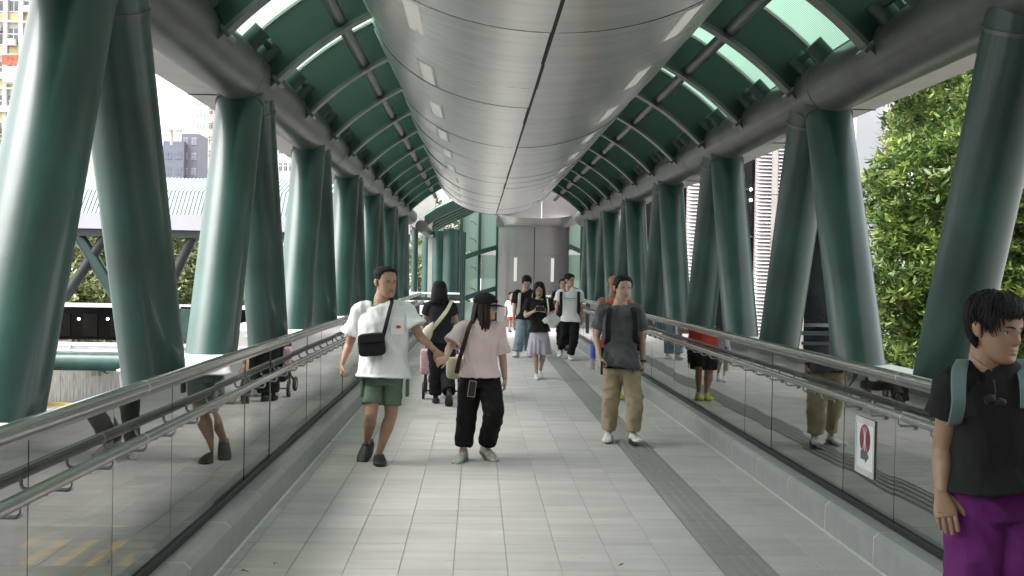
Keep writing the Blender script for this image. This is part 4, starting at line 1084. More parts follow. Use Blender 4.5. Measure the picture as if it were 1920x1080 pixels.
class Person:
    """J: joints as world points: head, neck, shl, shr, ell, elr, wrl, wrr, hipl, hipr, knl, knr, anl, anr ('l' = viewer's left)"""
    def __init__(s, label, J, sk, face=0, headyaw=0, headpitch=0, headroll=0, girth=1.0, vox=.009, style='short', hairm=HAIR, res=1, size=1.0, group=None, hs=1.0, thick=.014, back=False, hand_n=None, curl=.5, cat='person', eyes=True, hands=True, belly=0):
        s.J = J; s.g = girth; s.vox = vox; s.back = back
        hips = (J['hipl']+J['hipr'])/2
        foot = min(J['anl'].z, J['anr'].z)
        s.t = thing('person', label, cat, (0, 0, 0), group)
        s.lat = (J['shr']-J['shl']); s.lat.z *= .3; s.lat.normalize()
        s.hlat = (J['hipr']-J['hipl']); s.hlat.normalize()
        g = girth; k = size; s.k = k; s.belly = belly
        s.fw = V3(math.sin(R(face)), -math.cos(R(face)), 0)
        mb = MB(); sh = (J['shl']+J['shr'])/2; s.sh = sh; s.hips = hips
        hw = (J['hipr']-J['hipl']).length/2+.075*k*g; sw = (J['shr']-J['shl']).length/2
        s.hw = hw; s.sw = sw
        # torso
        L = sh-hips
        s.trows = [row(hips-V3(0, 0, .09*k), hw*.75, .085*g*k), row(hips, hw, .108*g*k), row(hips+L*.3, hw*.86, .095*g*k), row(hips+L*.55, sw*.88+.0*k, .103*g*k), row(hips+L*.8, sw*1.02, .105*g*k), row(sh+V3(0, 0, .01), sw*.85, .070*g*k), row(sh+(J['neck']-sh)*.6+V3(0, 0, .015), .065*k, .055*k)]
        loft(mb, s.trows, s.lat, n=24, sub=4, pw=2.3)
        fr = headframe(J['head'], headyaw, headpitch, headroll, hs); s.fr = fr
        nb = fr @ V3(0, -.018, .03); nt = fr @ V3(0, -.02, .075)
        loft(mb, [row(sh+(J['neck']-sh)*.2, .075*k, .06*k), row(J['neck'], .064*k*hs, .060*k*hs), row(nb, .056*k*hs*g**.5, .058*k*hs), row(nt, .054*hs, .058*hs)], s.lat, n=18, sub=3)
        for q in 'lr':
            a, b_, c = J['sh'+q], J['el'+q], J['wr'+q]
            loft(mb, [row(a+(sh-a)*.25, .05*k*g, .055*k*g), row(a, .053*k*g), row(a+(b_-a)*.45, .046*k*g), row(b_, .037*k*g), row(b_+(c-b_)*.3, .040*k*g, .036*k*g), row(c, .026*k*g**.5, .021*k*g**.5)], s.fw, n=16, sub=4)
            a, b_, c = J['hip'+q], J['kn'+q], J['an'+q]
            loft(mb, [row(a+V3(0, 0, .03), .075*k*g), row(a+(b_-a)*.2, .086*k*g), row(a+(b_-a)*.6, .070*k*g), row(b_, .053*k*g, .056*k*g), row(b_+(c-b_)*.15, .051*k*g, .053*k*g), row(b_+(c-b_)*.33, .054*k*g, .060*k*g), row(b_+(c-b_)*.7, .037*k*g, .040*k*g), row(c, .031*k), row(c+(c-b_).normalized()*.04, .033*k)], s.lat, n=18, sub=4)
        co, F = remesh(mb, vox, 2)
        parts = [(co, F, 0)]
        if hands:
            for q in 'lr':
                d = J['wr'+q]-J['el'+q]; sg = 1 if q == 'l' else -1
                hn = (hand_n or {}).get(q, s.lat*(-1 if q == 'l' else 1)); hd = J.get('hd'+q, d)
                th = (hand_n or {}).get('t'+q, None)
                # thumb leaves towards the figure's front
                a = Vector(hd).normalized().cross((Vector(hn)-Vector(hd).normalized()*Vector(hn).dot(Vector(hd).normalized())).normalized())
                want = th if th is not None else s.fw
                hm = hand(J['wr'+q], hd, hn, 1 if a.dot(want) > 0 else -1, k*(.93 if hs <= 1 else 1), curl=(hand_n or {}).get('c'+q, curl))
                parts.append((hm.v, hm.f, 0))
        parts += head(s.t, fr, sk, style, hairm, res, thick, eyes)
        s.body = arrobj('body', parts, [sk, LIP], s.t)
    def shirt(s, m, hem=.0, sleeve=.55, loose=.022, sl=(.072, .085), amp=.010, name='shirt', tank=False, seed=None, waist=0, neckz=.0, hemtilt=0):
        J = s.J; k = s.k; mb = MB(); sh, hips = s.sh, s.hips; L = sh-hips; lo = loose; g = s.g
        hp = hips+V3(0, 0, -hem)
        bw = s.belly
        rows = [row(sh+(J['neck']-sh)*.55+V3(0, 0, .004+neckz), .072*k, .066*k), row(sh+V3(0, 0, .022), s.sw*.80, .080*g*k+lo*.4), row(hips+L*.82, s.sw*1.0+lo*.6, .108*g*k+lo*.7), row(hips+L*.55+s.fw*bw*.3, s.sw*.90+lo+waist*.3, .104*g*k+lo+bw*.3), row(hips+L*.25+s.fw*bw*.6, s.hw*.90+lo*1.1+waist, .100*g*k+lo*1.2+bw*.5), row(hips+V3(0, 0, -.0)+s.fw*bw*.5, s.hw+lo*1.2+waist+.012, .116*g*k+lo*1.3+bw*.4+.010), row(hp+V3(0, 0, -.018)+s.fw*bw*.5, s.hw+lo*1.2+waist+.024, .120*g*k+lo*1.3+bw*.4+.022)]
        if hem < 0: rows.pop(-2)
        loft(mb, rows, s.lat, n=30, sub=5, pw=2.35)
        if not tank:
            for q in 'lr':
                a, b_ = J['sh'+q], J['el'+q]; d = b_-a
                if sleeve > 1: e = b_+(J['wr'+q]-b_)*(sleeve-1); pts = [row(a+(sh-a)*.45+V3(0, 0, .005), .062*k*g, .06*k*g), row(a+V3(0, 0, .004), sl[0]), row(b_, (sl[0]+sl[1])/2), row(e, sl[1])]
                else: pts = [row(a+(sh-a)*.45+V3(0, 0, .005), .062*k*g, .06*k*g), row(a+V3(0, 0, .004)+d*.03, sl[0]*.92, sl[0]*.95), row(a+d*sleeve*.5, sl[0]*1.05), row(a+d*sleeve, sl[1]*.95, sl[1])]
                loft(mb, pts, s.fw, n=22, sub=4, concave=.03)
        co, F = remesh(mb, s.vox*.9, 2, folds(amp, seed=seed if seed is not None else random.random()*30))
        s.sh_o = arrobj(name, [(co, F, 0)], [m], s.t); return s.sh_o
    def trousers(s, m, end=1.0, w_=(.098, .085, .075), amp=.010, rise=.04, name='trousers', flat=1.0, seed=None):
        J = s.J; k = s.k; g = s.g; mb = MB(); hips = s.hips
        loft(mb, [row(hips+V3(0, 0, rise), s.hw*.90, .094*g*k), row(hips+V3(0, 0, -.03), s.hw+.006, .112*g*k+.006), row(hips+V3(0, 0, -.10*k), s.hw+.008, .112*g*k+.01)], s.lat, n=26, sub=4, pw=2.3)
        for q in 'lr':
            a, b_, c = J['hip'+q], J['kn'+q], J['an'+q]
            rows = [row(a+V3(0, 0, .0), w_[0]*.98), row(a+(b_-a)*.35, w_[0], w_[0]*flat), row(b_, w_[1], w_[1]*flat)]
            if end <= 1: rows = [rows[0], row(a+(b_-a)*end*.5, w_[0], w_[0]*flat), row(a+(b_-a)*end, w_[1], w_[1]*flat)]
            else: e = b_+(c-b_)*(end-1); rows += [row(b_+(e-b_)*.5, (w_[1]+w_[2])/2), row(e, w_[2], w_[2]*1.05)]
            loft(mb, rows, s.lat, n=24, sub=5, pw=2.2, concave=.025)
        co, F = remesh(mb, s.vox*.9, 2, folds(amp, (8, 8, 11), seed=seed if seed is not None else random.random()*30, ridg=.8))
        return arrobj(name, [(co, F, 0)], [m], s.t)
    def skirt(s, m, drop, w1, name='skirt'):
        hips = s.hips; mb = MB()
        loft(mb, [row(hips+V3(0, 0, .05), s.hw*.85+.01, .11*s.k), row(hips+V3(0, 0, -.08), s.hw+.03, .14*s.k), row(hips+V3(0, 0, -drop), w1, w1*.72)], s.lat, n=40, sub=6, concave=.03)
        def fn(co, no):
            out = co.copy()
            for i, p in enumerate(co):
                a = math.atan2(p[1]-hips.y, p[0]-hips.x); kk = smst((hips.z-p[2])/drop)
                out[i] = p+no[i]*(.014*kk*math.sin(a*11+math.sin(a*3)*1.5))
            return out
        co, F = remesh(mb, s.vox*.8, 2, fn)
        return arrobj(name, [(co, F, 0)], [m], s.t)
def strap(parent, pts, wd, th, m, name='strap', side=(0, 0, 1), sub=6):
    mb = MB(); loft(mb, [(*p, wd/2, th/2) for p in pts], side, n=10, sub=sub, pw=4); return arrobj(name, [(mb.v, mb.f, 0)], [m], parent)
def softbox(c, d, rot=None, r=.3, nx=16):
    """rounded bag-like box as a superellipsoid; returns MB"""
    mb = MB(); V = []; F = []; nu, nv = 28, 16
    for j in range(nv+1):
        ph = -math.pi/2+math.pi*j/nv
        for i in range(nu):
            th = 2*math.pi*i/nu; f = lambda q: math.copysign(abs(q)**r, q)
            v = Vector((f(math.cos(ph))*f(math.cos(th))*d[0]/2, f(math.cos(ph))*f(math.sin(th))*d[1]/2, f(math.sin(ph))*d[2]/2))
            if rot is not None: v = rot @ v
            V.append(v+Vector(c))
    for j in range(nv):
        for i in range(nu): a = j*nu+i; b = j*nu+(i+1) % nu; F.append((a, b, b+nu, a+nu))
    return mb.add(V, F)
def joints(Y, d, dy={}):
    return {k: P(v[0], v[1], Y+dy.get(k, 0)) for k, v in d.items()}

# --- man in white T-shirt and green shorts, holding the woman's hand
Y = 9.65
J = joints(Y, dict(head=(723, 530), neck=(716, 563), shl=(676, 580), shr=(760, 580), ell=(655, 645), wrl=(641, 684), elr=(788, 631), wrr=(816, 657), hipl=(700, 700), hipr=(737, 700), knl=(696, 776), knr=(733, 778), anl=(688, 832), anr=(711, 846)), dict(shl=-.04, shr=.04, ell=.06, wrl=.0, elr=-.02, wrr=-.06, knl=-.10, anl=.16, knr=-.02, anr=.0))
J['anr'].z = .095; J['anl'].z = .16
J['hdr'] = P(833, 675, Y-.08)-J['wrr']; J['hdl'] = P(640, 706, Y-.02)-J['wrl']
man = Person('man in a loose white T-shirt and sage green shorts holding a woman by the hand', J, SK1, face=10, headyaw=38, headpitch=4, girth=1.06, vox=.008, style='crew', res=1, hs=1.14, thick=.014, hand_n=dict(l=V3(-1, -.2, 0), r=V3(.1, -1, .3), cr=.9, cl=.9, tl=V3(.2, -1, 0)), belly=.02)
man.shirt(TWHITE, hem=.005, sleeve=.66, loose=.038, sl=(.070, .112), amp=.014, name='tshirt', waist=.012, seed=3)
man.trousers(SHGREEN, end=.76, w_=(.089, .088, 0), amp=.006, rise=.02, name='shorts', seed=5)
pk = MB()
for q, x in (('l', 680), ('r', 764)):
    c = P(x, 727, Y-.05 if q == 'l' else Y); pk.v = pk.v; b_ = softbox(c, (.03, .13, .15), r=.25); pk.add(b_.v, b_.f)
arrobj('cargo_pocket', [(pk.v, pk.f, 0)], [SHGREEN], man.t)
shoe(man.t, J['anl']+V3(0, 0, -.0), -18, 38, RUBB, RUBB, clog=True, name='clog', L=.28, wd=.052)
shoe(man.t, J['anr']+V3(0, 0, -.008), 8, 2, RUBB, RUBB, clog=True, name='clog', L=.28, wd=.052)
bp = P(697, 646, Y-.21)
bag = thing('crossbody_bag', 'black nylon crossbody bag hanging on the chest of the man in white', 'bag', bp)
o = softbox((0, 0, 0), (.235, .075, .20), Matrix.Rotation(R(-6), 3, 'Y'), .35); arrobj('bag_body', [(o.v, o.f, 0)], [BAGB], bag)
o = softbox((0, -.03, .055), (.225, .04, .08), Matrix.Rotation(R(-6), 3, 'Y'), .3); arrobj('bag_flap', [(o.v, o.f, 0)], [BAGB], bag)
stp = strap(bag, [(P(718, 632, Y-.19)-bp), (P(724, 608, Y-.195)-bp), (P(731, 580, Y-.15)-bp), (P(735, 563, Y-.07)-bp), (P(728, 556, Y+.02)-bp)], .034, .006, BAGB, 'bag_strap', (1, 0, .3))
o = MB().b2(-.055, .055, -.004, .004, -.07, .07).obj('chest_pocket', TWHITE, man.t, loc=P(746, 612, Y-.165)); bevel(o, .003); o.rotation_euler = (R(-6), 0, R(10))
o = MB().prism([(.022*math.cos(k*.52), .014*math.sin(k*.52)) for k in range(12)], 'y', -.007, -.0045).obj('pocket_logo', TRED, man.t, loc=P(747, 613, Y-.167)); o.rotation_euler = (R(-6), 0, R(10))
o = MB().tube([J['wrr']+V3(-.01, -.0, .026), J['wrr']+V3(-.012, -.027, .0), J['wrr']+V3(-.012, .0, -.026), J['wrr']+V3(-.012, .027, 0), J['wrr']+V3(-.01, 0, .026)], .005, 6).obj('bracelet', RUBB, man.t, smooth=True)

# --- woman in pink
Y = 9.82
J = joints(Y, dict(head=(911, 576), neck=(902, 604), shl=(869, 615), shr=(933, 616), ell=(843, 652), wrl=(836, 672), elr=(943, 674), wrr=(947, 712), hipl=(884, 704), hipr=(916, 704), knl=(876, 775), knr=(925, 776), anl=(868, 843), anr=(912, 838)), dict(ell=-.10, wrl=-.26, elr=.03, wrr=-.02, knl=0, knr=-.12, anr=.12))
J['anl'].z = .095; J['anr'].z = .125
J['hdl'] = P(826, 676, Y-.30)-J['wrl']; J['hdr'] = P(946, 730, Y-.05)-J['wrr']
pw_ = Person('woman in a pale pink shirt, black cap and black trousers holding the man\'s hand', J, SK3, face=12, headyaw=68, headpitch=3, girth=.95, vox=.008, style='long', hairm=HAIRB, res=1, hs=1.0, thick=.010, hand_n=dict(l=V3(0, -1, .4), cl=1.0), eyes=True)
strands(pw_.t, pw_.fr, HAIRB, .235, n=40, a0=50, r=.014, front_drop=.8)
pw_.shirt(TPINK, hem=-.01, sleeve=.80, loose=.022, sl=(.070, .088), amp=.010, seed=8, waist=-.005)
pw_.trousers(PBLACK, end=1.88, w_=(.102, .092, .080), amp=.007, seed=9)
# cap
hv, hf, _ = head_grid(56, 44, lambda a, t, x, y: (-.012+.034*smst((t-.60-.10*smst(1-a/70))/.03)), face=False)
cap = thing('baseball_cap', 'black baseball cap worn by the woman in pink', 'cap')
arrobj('crown', [([pw_.fr @ v for v in hv], hf, 0)], [TBLACK], cap)
mb = MB(); n = 14; top = []; bot = []
for k in range(n+1):
    a = R(-62+124*k/n); x = .082*math.sin(a); y0 = .088*math.cos(a)+.002; L = .085*math.cos(a*1.25)
    for q in (0, .5, 1): top.append(pw_.fr @ V3(x*(1+.0*q), y0+L*q, .148-.012*q-.28*abs(x)**1.35*(1) )); 
N = len(top); V = top+[v-V3(0, 0, .004) for v in top]; f = []
for k in range(n):
    for q in range(2):
        a = k*3+q; f += [(a, a+3, a+4, a+1), (N+a, N+a+1, N+a+4, N+a+3)]
    f += [(k*3+2, k*3+5, N+k*3+5, N+k*3+2), (k*3, N+k*3, N+k*3+3, k*3+3)]
mb.add(V, f); arrobj('brim', [(mb.v, mb.f, 0)], [TBLACK], cap)
# glasses
gl = thing('glasses', 'thin framed glasses worn by the woman in the black cap', 'glasses')
for sg in (-1, 1):
    mb = MB(); pts = [pw_.fr @ V3(sg*.033+.022*math.cos(k*math.pi/6), .101-.012*abs(math.cos(k*math.pi/6))*0, .110+.018*math.sin(k*math.pi/6)) for k in range(13)]; mb.tube(pts, .0017, 6)
    mb.tube([pw_.fr @ V3(sg*.055, .10, .114), pw_.fr @ V3(sg*.080, .03, .112), pw_.fr @ V3(sg*.083, -.01, .110)], .0014, 5)
    mb.obj('lens_rim', FRAME, gl, smooth=True)
for q, yy, pt, dx in (('anl', -22, 4, 0), ('anr', 28, 14, 0)): shoe(pw_.t, J[q]+V3(dx, 0, -.008), yy, pt, SHB, SOLEB, L=.27, wd=.052, name='trainer')
st_ = thing('shoulder_bag', 'dark brown shoulder strap and bag behind the woman in pink', 'bag')
strap(st_, [P(886, 600, Y-.02), P(879, 615, Y-.13), P(872, 640, Y-.13), P(862, 672, Y-.04), P(856, 700, Y+.08)], .04, .006, cloth('dark_brown_strap', (.04, .03, .025)), 'bag_strap', (1, 0, .2))
o = softbox(P(853, 690, Y+.16), (.16, .10, .20), None, .45); arrobj('bag_body', [(o.v, o.f, 0)], [CREAMB], st_)
ph = thing('phone_on_cord', 'phone hanging from a thin pink cord at the hip of the woman in pink', 'phone')
strap(ph, [P(925, 618, Y-.10), P(915, 650, Y-.15), P(900, 680, Y-.15), P(889, 706, Y-.16)], .0035, .003, TPINK, 'cord', (1, 0, 0))
strap(ph, [P(872, 660, Y-.13), P(880, 690, Y-.155), P(889, 708, Y-.16)], .006, .004, TPINK, 'cord', (1, 0, 0))
o = MB().box((0, 0, 0), (.068, .010, .145)).obj('phone_case', mat('rose_case', (.45, .28, .24), .4), ph, loc=P(885, 729, Y-.17)); bevel(o, .004); o.rotation_euler = (0, R(7), 0)
o = MB().box((0, 0, 0), (.056, .012, .132)).obj('phone_back', RUBB, ph, loc=P(885, 729, Y-.173)); o.rotation_euler = (0, R(7), 0)

# --- woman pushing the stroller, from behind
Y = 14.1
J = joints(Y, dict(head=(824, 544), neck=(825, 566), shl=(804, 573), shr=(846, 573), ell=(795, 605), elr=(856, 605), wrl=(803, 632), wrr=(852, 630), hipl=(815, 640), hipr=(837, 640), knl=(818, 695), knr=(838, 697), anl=(817, 744), anr=(842, 742)), dict(ell=.08, elr=.08, wrl=.32, wrr=.32, anr=-.28, knr=.02, anl=.05))
J['anl'].z = .09; J['anr'].z = .16
J['hdl'] = V3(.02, .09, -.01); J['hdr'] = V3(-.02, .09, -.01)
sw_ = Person('woman seen from behind in a dark top pushing a stroller', J, SK3, face=180, headyaw=180, headpitch=8, girth=.92, vox=.010, style='long', res=1, hs=1.0, eyes=False, hand_n=dict(l=V3(0, 0, 1), r=V3(0, 0, 1), tl=V3(1, 0, 0), tr=V3(-1, 0, 0)))
strands(sw_.t, sw_.fr, HAIR, .20, n=44, a0=48, r=.016)
sw_.shirt(cloth('dark_charcoal_top', (.018, .018, .022)), hem=0, sleeve=.5, loose=.008, sl=(.062, .066), amp=.006)
sw_.trousers(PBLACK, end=1.9, w_=(.098, .088, .085), amp=.007)
for q, pt in (('anl', 0), ('anr', 50)): shoe(sw_.t, J[q], 180, pt, RUBB, RUBB, name='shoe', L=.25)
sl_ = thing('sling_bag', 'cream sling bag across the back of the woman with the stroller', 'bag')
strap(sl_, [P(847, 563, Y-.07), P(838, 582, Y-.14), P(822, 603, Y-.15), P(806, 622, Y-.13)], .05, .008, CREAMB, 'bag_strap', (1, 0, .4))
mb = MB(); loft(mb, [row(P(812, 604, Y-.14), .01, .01), row(P(804, 618, Y-.16), .06, .04), row(P(797, 634, Y-.14), .07, .05), row(P(794, 645, Y-.1), .02, .02)], (1, 0, .5), n=16); arrobj('bag_body', [(mb.v, mb.f, 0)], [CREAMB], sl_)
strl = thing('stroller', 'black pushchair with four wheels pushed along by the woman seen from behind', 'stroller', P(828, 752, 14.9))
o0 = strl.location.copy(); o0.z = 0; strl.location = o0
def sp(px, z, dy): p = P(px, 600, 14.9); return (p.x-o0.x, dy, z)
WX = .235
for sx in (-1, 1):
    MB().tube([(sx*.20, -.52, 1.02), (sx*.21, -.25, .70), (sx*.22, .10, .30), (sx*WX, .42, .12)], .012, 8).tube([(sx*.21, -.25, .70), (sx*.22, -.18, .35), (sx*WX, -.28, .12)], .012, 8).obj('side_frame', RUBB, strl, smooth=True)
    for dy, r in ((-.28, .105), (.42, .085)):
        wv = thing('wheel', '', '') if False else None
        t_ = MB(); pts = [(sx*WX, dy+r*math.cos(k*math.pi/10), .11+r*math.sin(k*math.pi/10)) for k in range(21)]; t_.tube(pts, .018, 8)
        wo = t_.obj('wheel', RUBB, strl, smooth=True)
        MB().tube([(sx*WX-.012, dy, .11), (sx*WX+.012, dy, .11)], r*.62, 16).obj('hub', CONC, wo, smooth=True)
MB().tube([(-.20, -.52, 1.02), (.20, -.52, 1.02)], .014, 8).tube([(-WX, -.28, .11), (WX, -.28, .11)], .010, 8).obj('handle_and_axle', RUBB, strl, smooth=True)
o = softbox((0, .08, .55), (.38, .48, .36), None, .4); arrobj('seat', [(o.v, o.f, 0)], [BAGB], strl)
o = softbox((0, .10, .86), (.40, .50, .34), None, .7); arrobj('canopy', [(o.v, o.f, 0)], [BAGB], strl)
o = softbox((0, -.1, .26), (.36, .42, .14), None, .4); arrobj('basket', [(o.v, o.f, 0)], [BAGB], strl)
fb_ = thing('floral_bag', 'white bag with pink floral print hanging at the left of the stroller', 'bag')
FLOR = mat('white_floral', (.62, .55, .56), .8, 0, .0, 30, col2=(.62, .25, .32)); o = softbox(P(797, 678, 14.45), (.13, .12, .34), None, .4); arrobj('bag_body', [(o.v, o.f, 0)], [FLOR], fb_)
fb2 = thing('white_bag', 'small white bag hanging at the right of the stroller', 'bag'); o = softbox(P(860, 684, 14.5), (.10, .10, .28), None, .5); arrobj('bag_body', [(o.v, o.f, 0)], [TWHITE], fb2)

# --- man in grey T-shirt
Y = 11.0
J = joints(Y, dict(head=(1168, 541), neck=(1163, 567), shl=(1131, 581), shr=(1195, 581), ell=(1119, 632), wrl=(1124, 672), elr=(1204, 636), wrr=(1206, 682), hipl=(1149, 683), hipr=(1178, 683), knl=(1145, 752), knr=(1190, 752), anl=(1141, 812), anr=(1187, 812)), dict(ell=.06, wrl=-.12, elr=.06, wrr=.0, anr=-.10, knr=-.12, knl=0, anl=.10))
J['anl'].z = .10; J['anr'].z = .11
J['hdl'] = P(1127, 690, Y-.16)-J['wrl']; J['hdr'] = P(1205, 702, Y-.04)-J['wrr']
gm = Person('man in a charcoal T-shirt and khaki trousers with black backpack straps', J, SK3, face=3, headyaw=14, headpitch=6, girth=.98, vox=.0085, style='short', res=1, hs=1.05, thick=.013, hand_n=dict(cl=1.1, cr=.5, l=V3(-1, -.6, 0)))
gm.shirt(TGREY, hem=.0, sleeve=.66, loose=.026, sl=(.068, .086), amp=.010, name='tshirt')
mb = MB(); loft(mb, [row(gm.hips+V3(0, 0, .03), gm.hw+.030, .135), row(gm.hips+V3(0, 0, -.034), gm.hw+.034, .142)], gm.lat, n=30, sub=2, pw=2.35); arrobj('undershirt_hem', [(mb.v, mb.f, 0)], [TBLACK], gm.t)
gm.trousers(KHAKI, end=1.90, w_=(.098, .082, .064), amp=.013, seed=4)
for q, yy, pt in (('anl', -12, 0), ('anr', 10, -8)): shoe(gm.t, J[q]+V3(0, 0, -.005), yy, pt, SHW, RUBB, L=.29, wd=.050, name='sneaker', accent=RUBB)
bpk = thing('backpack', 'black backpack worn by the man in the charcoal T-shirt', 'backpack')
for x0, x1 in ((1146, 1140), (1186, 1191)):
    strap(bpk, [P(x0, 571, Y+.04), P((x0+x1)/2, 583, Y-.11), P(x1, 605, Y-.155), P(x1, 632, Y-.15), P(x1-(4 if x1 < 1160 else -4), 645, Y-.06)], .06, .014, BAGB, 'strap', (1, 0, 0))
o = softbox(P(1165, 620, Y+.26), (.30, .18, .44), None, .4); arrobj('pack', [(o.v, o.f, 0)], [BAGB], bpk)
o = MB().tube([J['wrr']+V3(-.03, 0, .02), J['wrr']+V3(.03, 0, .02)], .001, 4)
wt = thing('wristwatch', 'black watch on the wrist of the man in khaki trousers', 'watch', J['wrr']+V3(0, 0, .03))
MB().tube([(0, 0, -.011), (0, 0, .011)], .030, 18).obj('band', RUBB, wt, smooth=True)
phn = thing('phone', 'dark phone in the hand of the man in khaki trousers', 'phone', P(1128, 690, Y-.20)); o = MB().box((0, 0, 0), (.02, .06, .13)).obj('phone_body', RUBB, phn); bevel(o, .004)

# --- bald man in red tank top behind him
Y = 15.0
J = joints(Y, dict(head=(1152, 533), neck=(1150, 555), shl=(1127, 566), shr=(1180, 566), ell=(1117, 608), wrl=(1115, 640), elr=(1196, 600), wrr=(1206, 622), hipl=(1141, 645), hipr=(1166, 645), knl=(1140, 695), knr=(1165, 692), anl=(1140, 742), anr=(1160, 740)), dict(wrl=-.1, wrr=-.2, knr=-.1))
J['anl'].z = .095; J['anr'].z = .095
bm_ = Person('bald man in a red sleeveless top walking behind the man in the charcoal T-shirt', J, SK4, face=0, headyaw=8, headpitch=5, girth=1.1, vox=.011, style='bald', res=1, hs=1.06)
bm_.shirt(TRED, hem=.03, loose=.02, tank=True, amp=.008, name='tank_top'); bm_.trousers(PBLACK, end=.9, w_=(.115, .11, .1), amp=.01, name='shorts')
for q in ('anl', 'anr'): shoe(bm_.t, J[q], 0, 0, SHY, SHY, L=.28, wd=.052, name='trainer')
bt = thing('drink_bottle', 'blue capped clear drink bottle carried by the man in red', 'bottle', P(1111, 690, 14.85)); MB().tube([(0, 0, -.02), (0, 0, .13)], .034, 14).obj('bottle_body', mat('clear_plastic', (.45, .42, .40), .2, alpha=.6), bt, smooth=True); MB().tube([(0, 0, .13), (0, 0, .32)], [.036, .030], 14).obj('blue_sleeve', mat('blue_plastic', (.05, .12, .55), .4), bt, smooth=True)

# --- woman in black T-shirt and lilac skirt looking at her phone
Y = 17.6
J = joints(Y, dict(head=(1011, 543), neck=(1011, 560), shl=(992, 566), shr=(1029, 566), ell=(985, 592), wrl=(1003, 583), elr=(1035, 593), wrr=(1023, 584), hipl=(1004, 622), hipr=(1019, 622), knl=(1004, 665), knr=(1018, 665), anl=(1006, 701), anr=(1013, 698)), dict(ell=.0, elr=.0, wrl=-.28, wrr=-.28, anr=.2, knl=-.05))
J['anl'].z = .09; J['anr'].z = .13
J['hdl'] = V3(.07, -.03, .03); J['hdr'] = V3(-.07, -.03, .03)
kw = Person('woman in a black T-shirt and lilac skirt looking down at her phone as she walks', J, SK3, face=0, headyaw=-4, headpitch=24, girth=.90, vox=.011, style='long', res=1, hs=1.0, hand_n=dict(l=V3(0, -1, -.2), r=V3(0, -1, -.2), tl=V3(0, 0, 1), tr=V3(0, 0, 1), cl=.8, cr=.8))
strands(kw.t, kw.fr, HAIR, .27, n=36, a0=55, r=.014, front_drop=.5)
kw.shirt(TBLACK, hem=-.02, sleeve=.62, loose=.022, sl=(.070, .082), amp=.009, name='tshirt'); kw.skirt(LILAC, .36, .20)
for q, pt in (('anl', 0), ('anr', 25)): shoe(kw.t, J[q], 0, pt, SHW, SOLEW, L=.24, wd=.043, name='sneaker')
ph2 = thing('phone', 'small phone held in both hands by the woman in the lilac skirt', 'phone', P(1013, 579, 17.28)); o = MB().box((0, 0, 0), (.15, .01, .07)).obj('phone_body', RUBB, ph2)
hb = thing('handbag', 'white handbag on the arm of the woman in the lilac skirt', 'bag'); o = softbox(P(1036, 600, 17.45), (.22, .10, .20), Matrix.Rotation(R(35), 3, 'Y'), .45); arrobj('bag_body', [(o.v, o.f, 0)], [OFFW], hb)
strap(hb, [P(1026, 560, 17.5), P(1028, 575, 17.42), P(1029, 592, 17.40)], .025, .008, OFFW, 'bag_strap', (1, 0, 0))
cp = thing('pouch', 'small white diamond shaped pouch dangling beside the white handbag', 'pouch', P(1022, 601, 17.33)); o = MB().box((0, 0, 0), (.075, .012, .075), Matrix.Rotation(R(45), 3, 'Y')).obj('pouch_body', TWHITE, cp); bevel(o, .006)
wt2 = thing('wristwatch', 'black watch on the wrist of the woman in the lilac skirt', 'watch', J['wrr']+V3(.01, 0, 0)); o = MB().tube([(-.012, 0, 0), (.012, 0, 0)], .028, 14).obj('band', RUBB, wt2, smooth=True)

# --- man in black T-shirt and jeans, head down
Y = 22.5
J = joints(Y, dict(head=(987, 530), neck=(985, 545), shl=(969, 550), shr=(1003, 550), ell=(965, 576), wrl=(963, 598), elr=(1009, 576), wrr=(1008, 592), hipl=(979, 597), hipr=(994, 597), knl=(975, 630), knr=(992, 632), anl=(970, 659), anr=(992, 662)), dict(anl=-.2, knl=-.15, wrr=-.15))
J['anl'].z = .10; J['anr'].z = .095
jm = Person('young man in a black T-shirt and pale blue jeans looking down at the floor', J, SK3, face=0, headyaw=10, headpitch=38, girth=.95, vox=.012, style='short', res=1, hs=1.12, thick=.018)
jm.shirt(TBLACK, hem=.0, sleeve=.7, loose=.03, sl=(.085, .09), amp=.01, name='tshirt'); jm.trousers(JEANS, end=1.93, w_=(.105, .10, .105), amp=.008, name='jeans')
for q, yy in (('anl', -25), ('anr', 5)): shoe(jm.t, J[q], yy, 0, SHW, SHW, L=.29, wd=.05, name='sneaker')
b1 = thing('backpack', 'white strapped backpack worn by the young man in pale jeans', 'backpack')
for x in (975, 1001): strap(b1, [P(x+1, 545, Y+.03), P(x-1, 555, Y-.13), P(x-2, 575, Y-.15), P(x-3, 590, Y-.05)], .06, .015, OFFW, 'strap', (1, 0, 0))
o = softbox(P(986, 570, Y+.24), (.30, .16, .40), None, .4); arrobj('pack', [(o.v, o.f, 0)], [OFFW], b1)
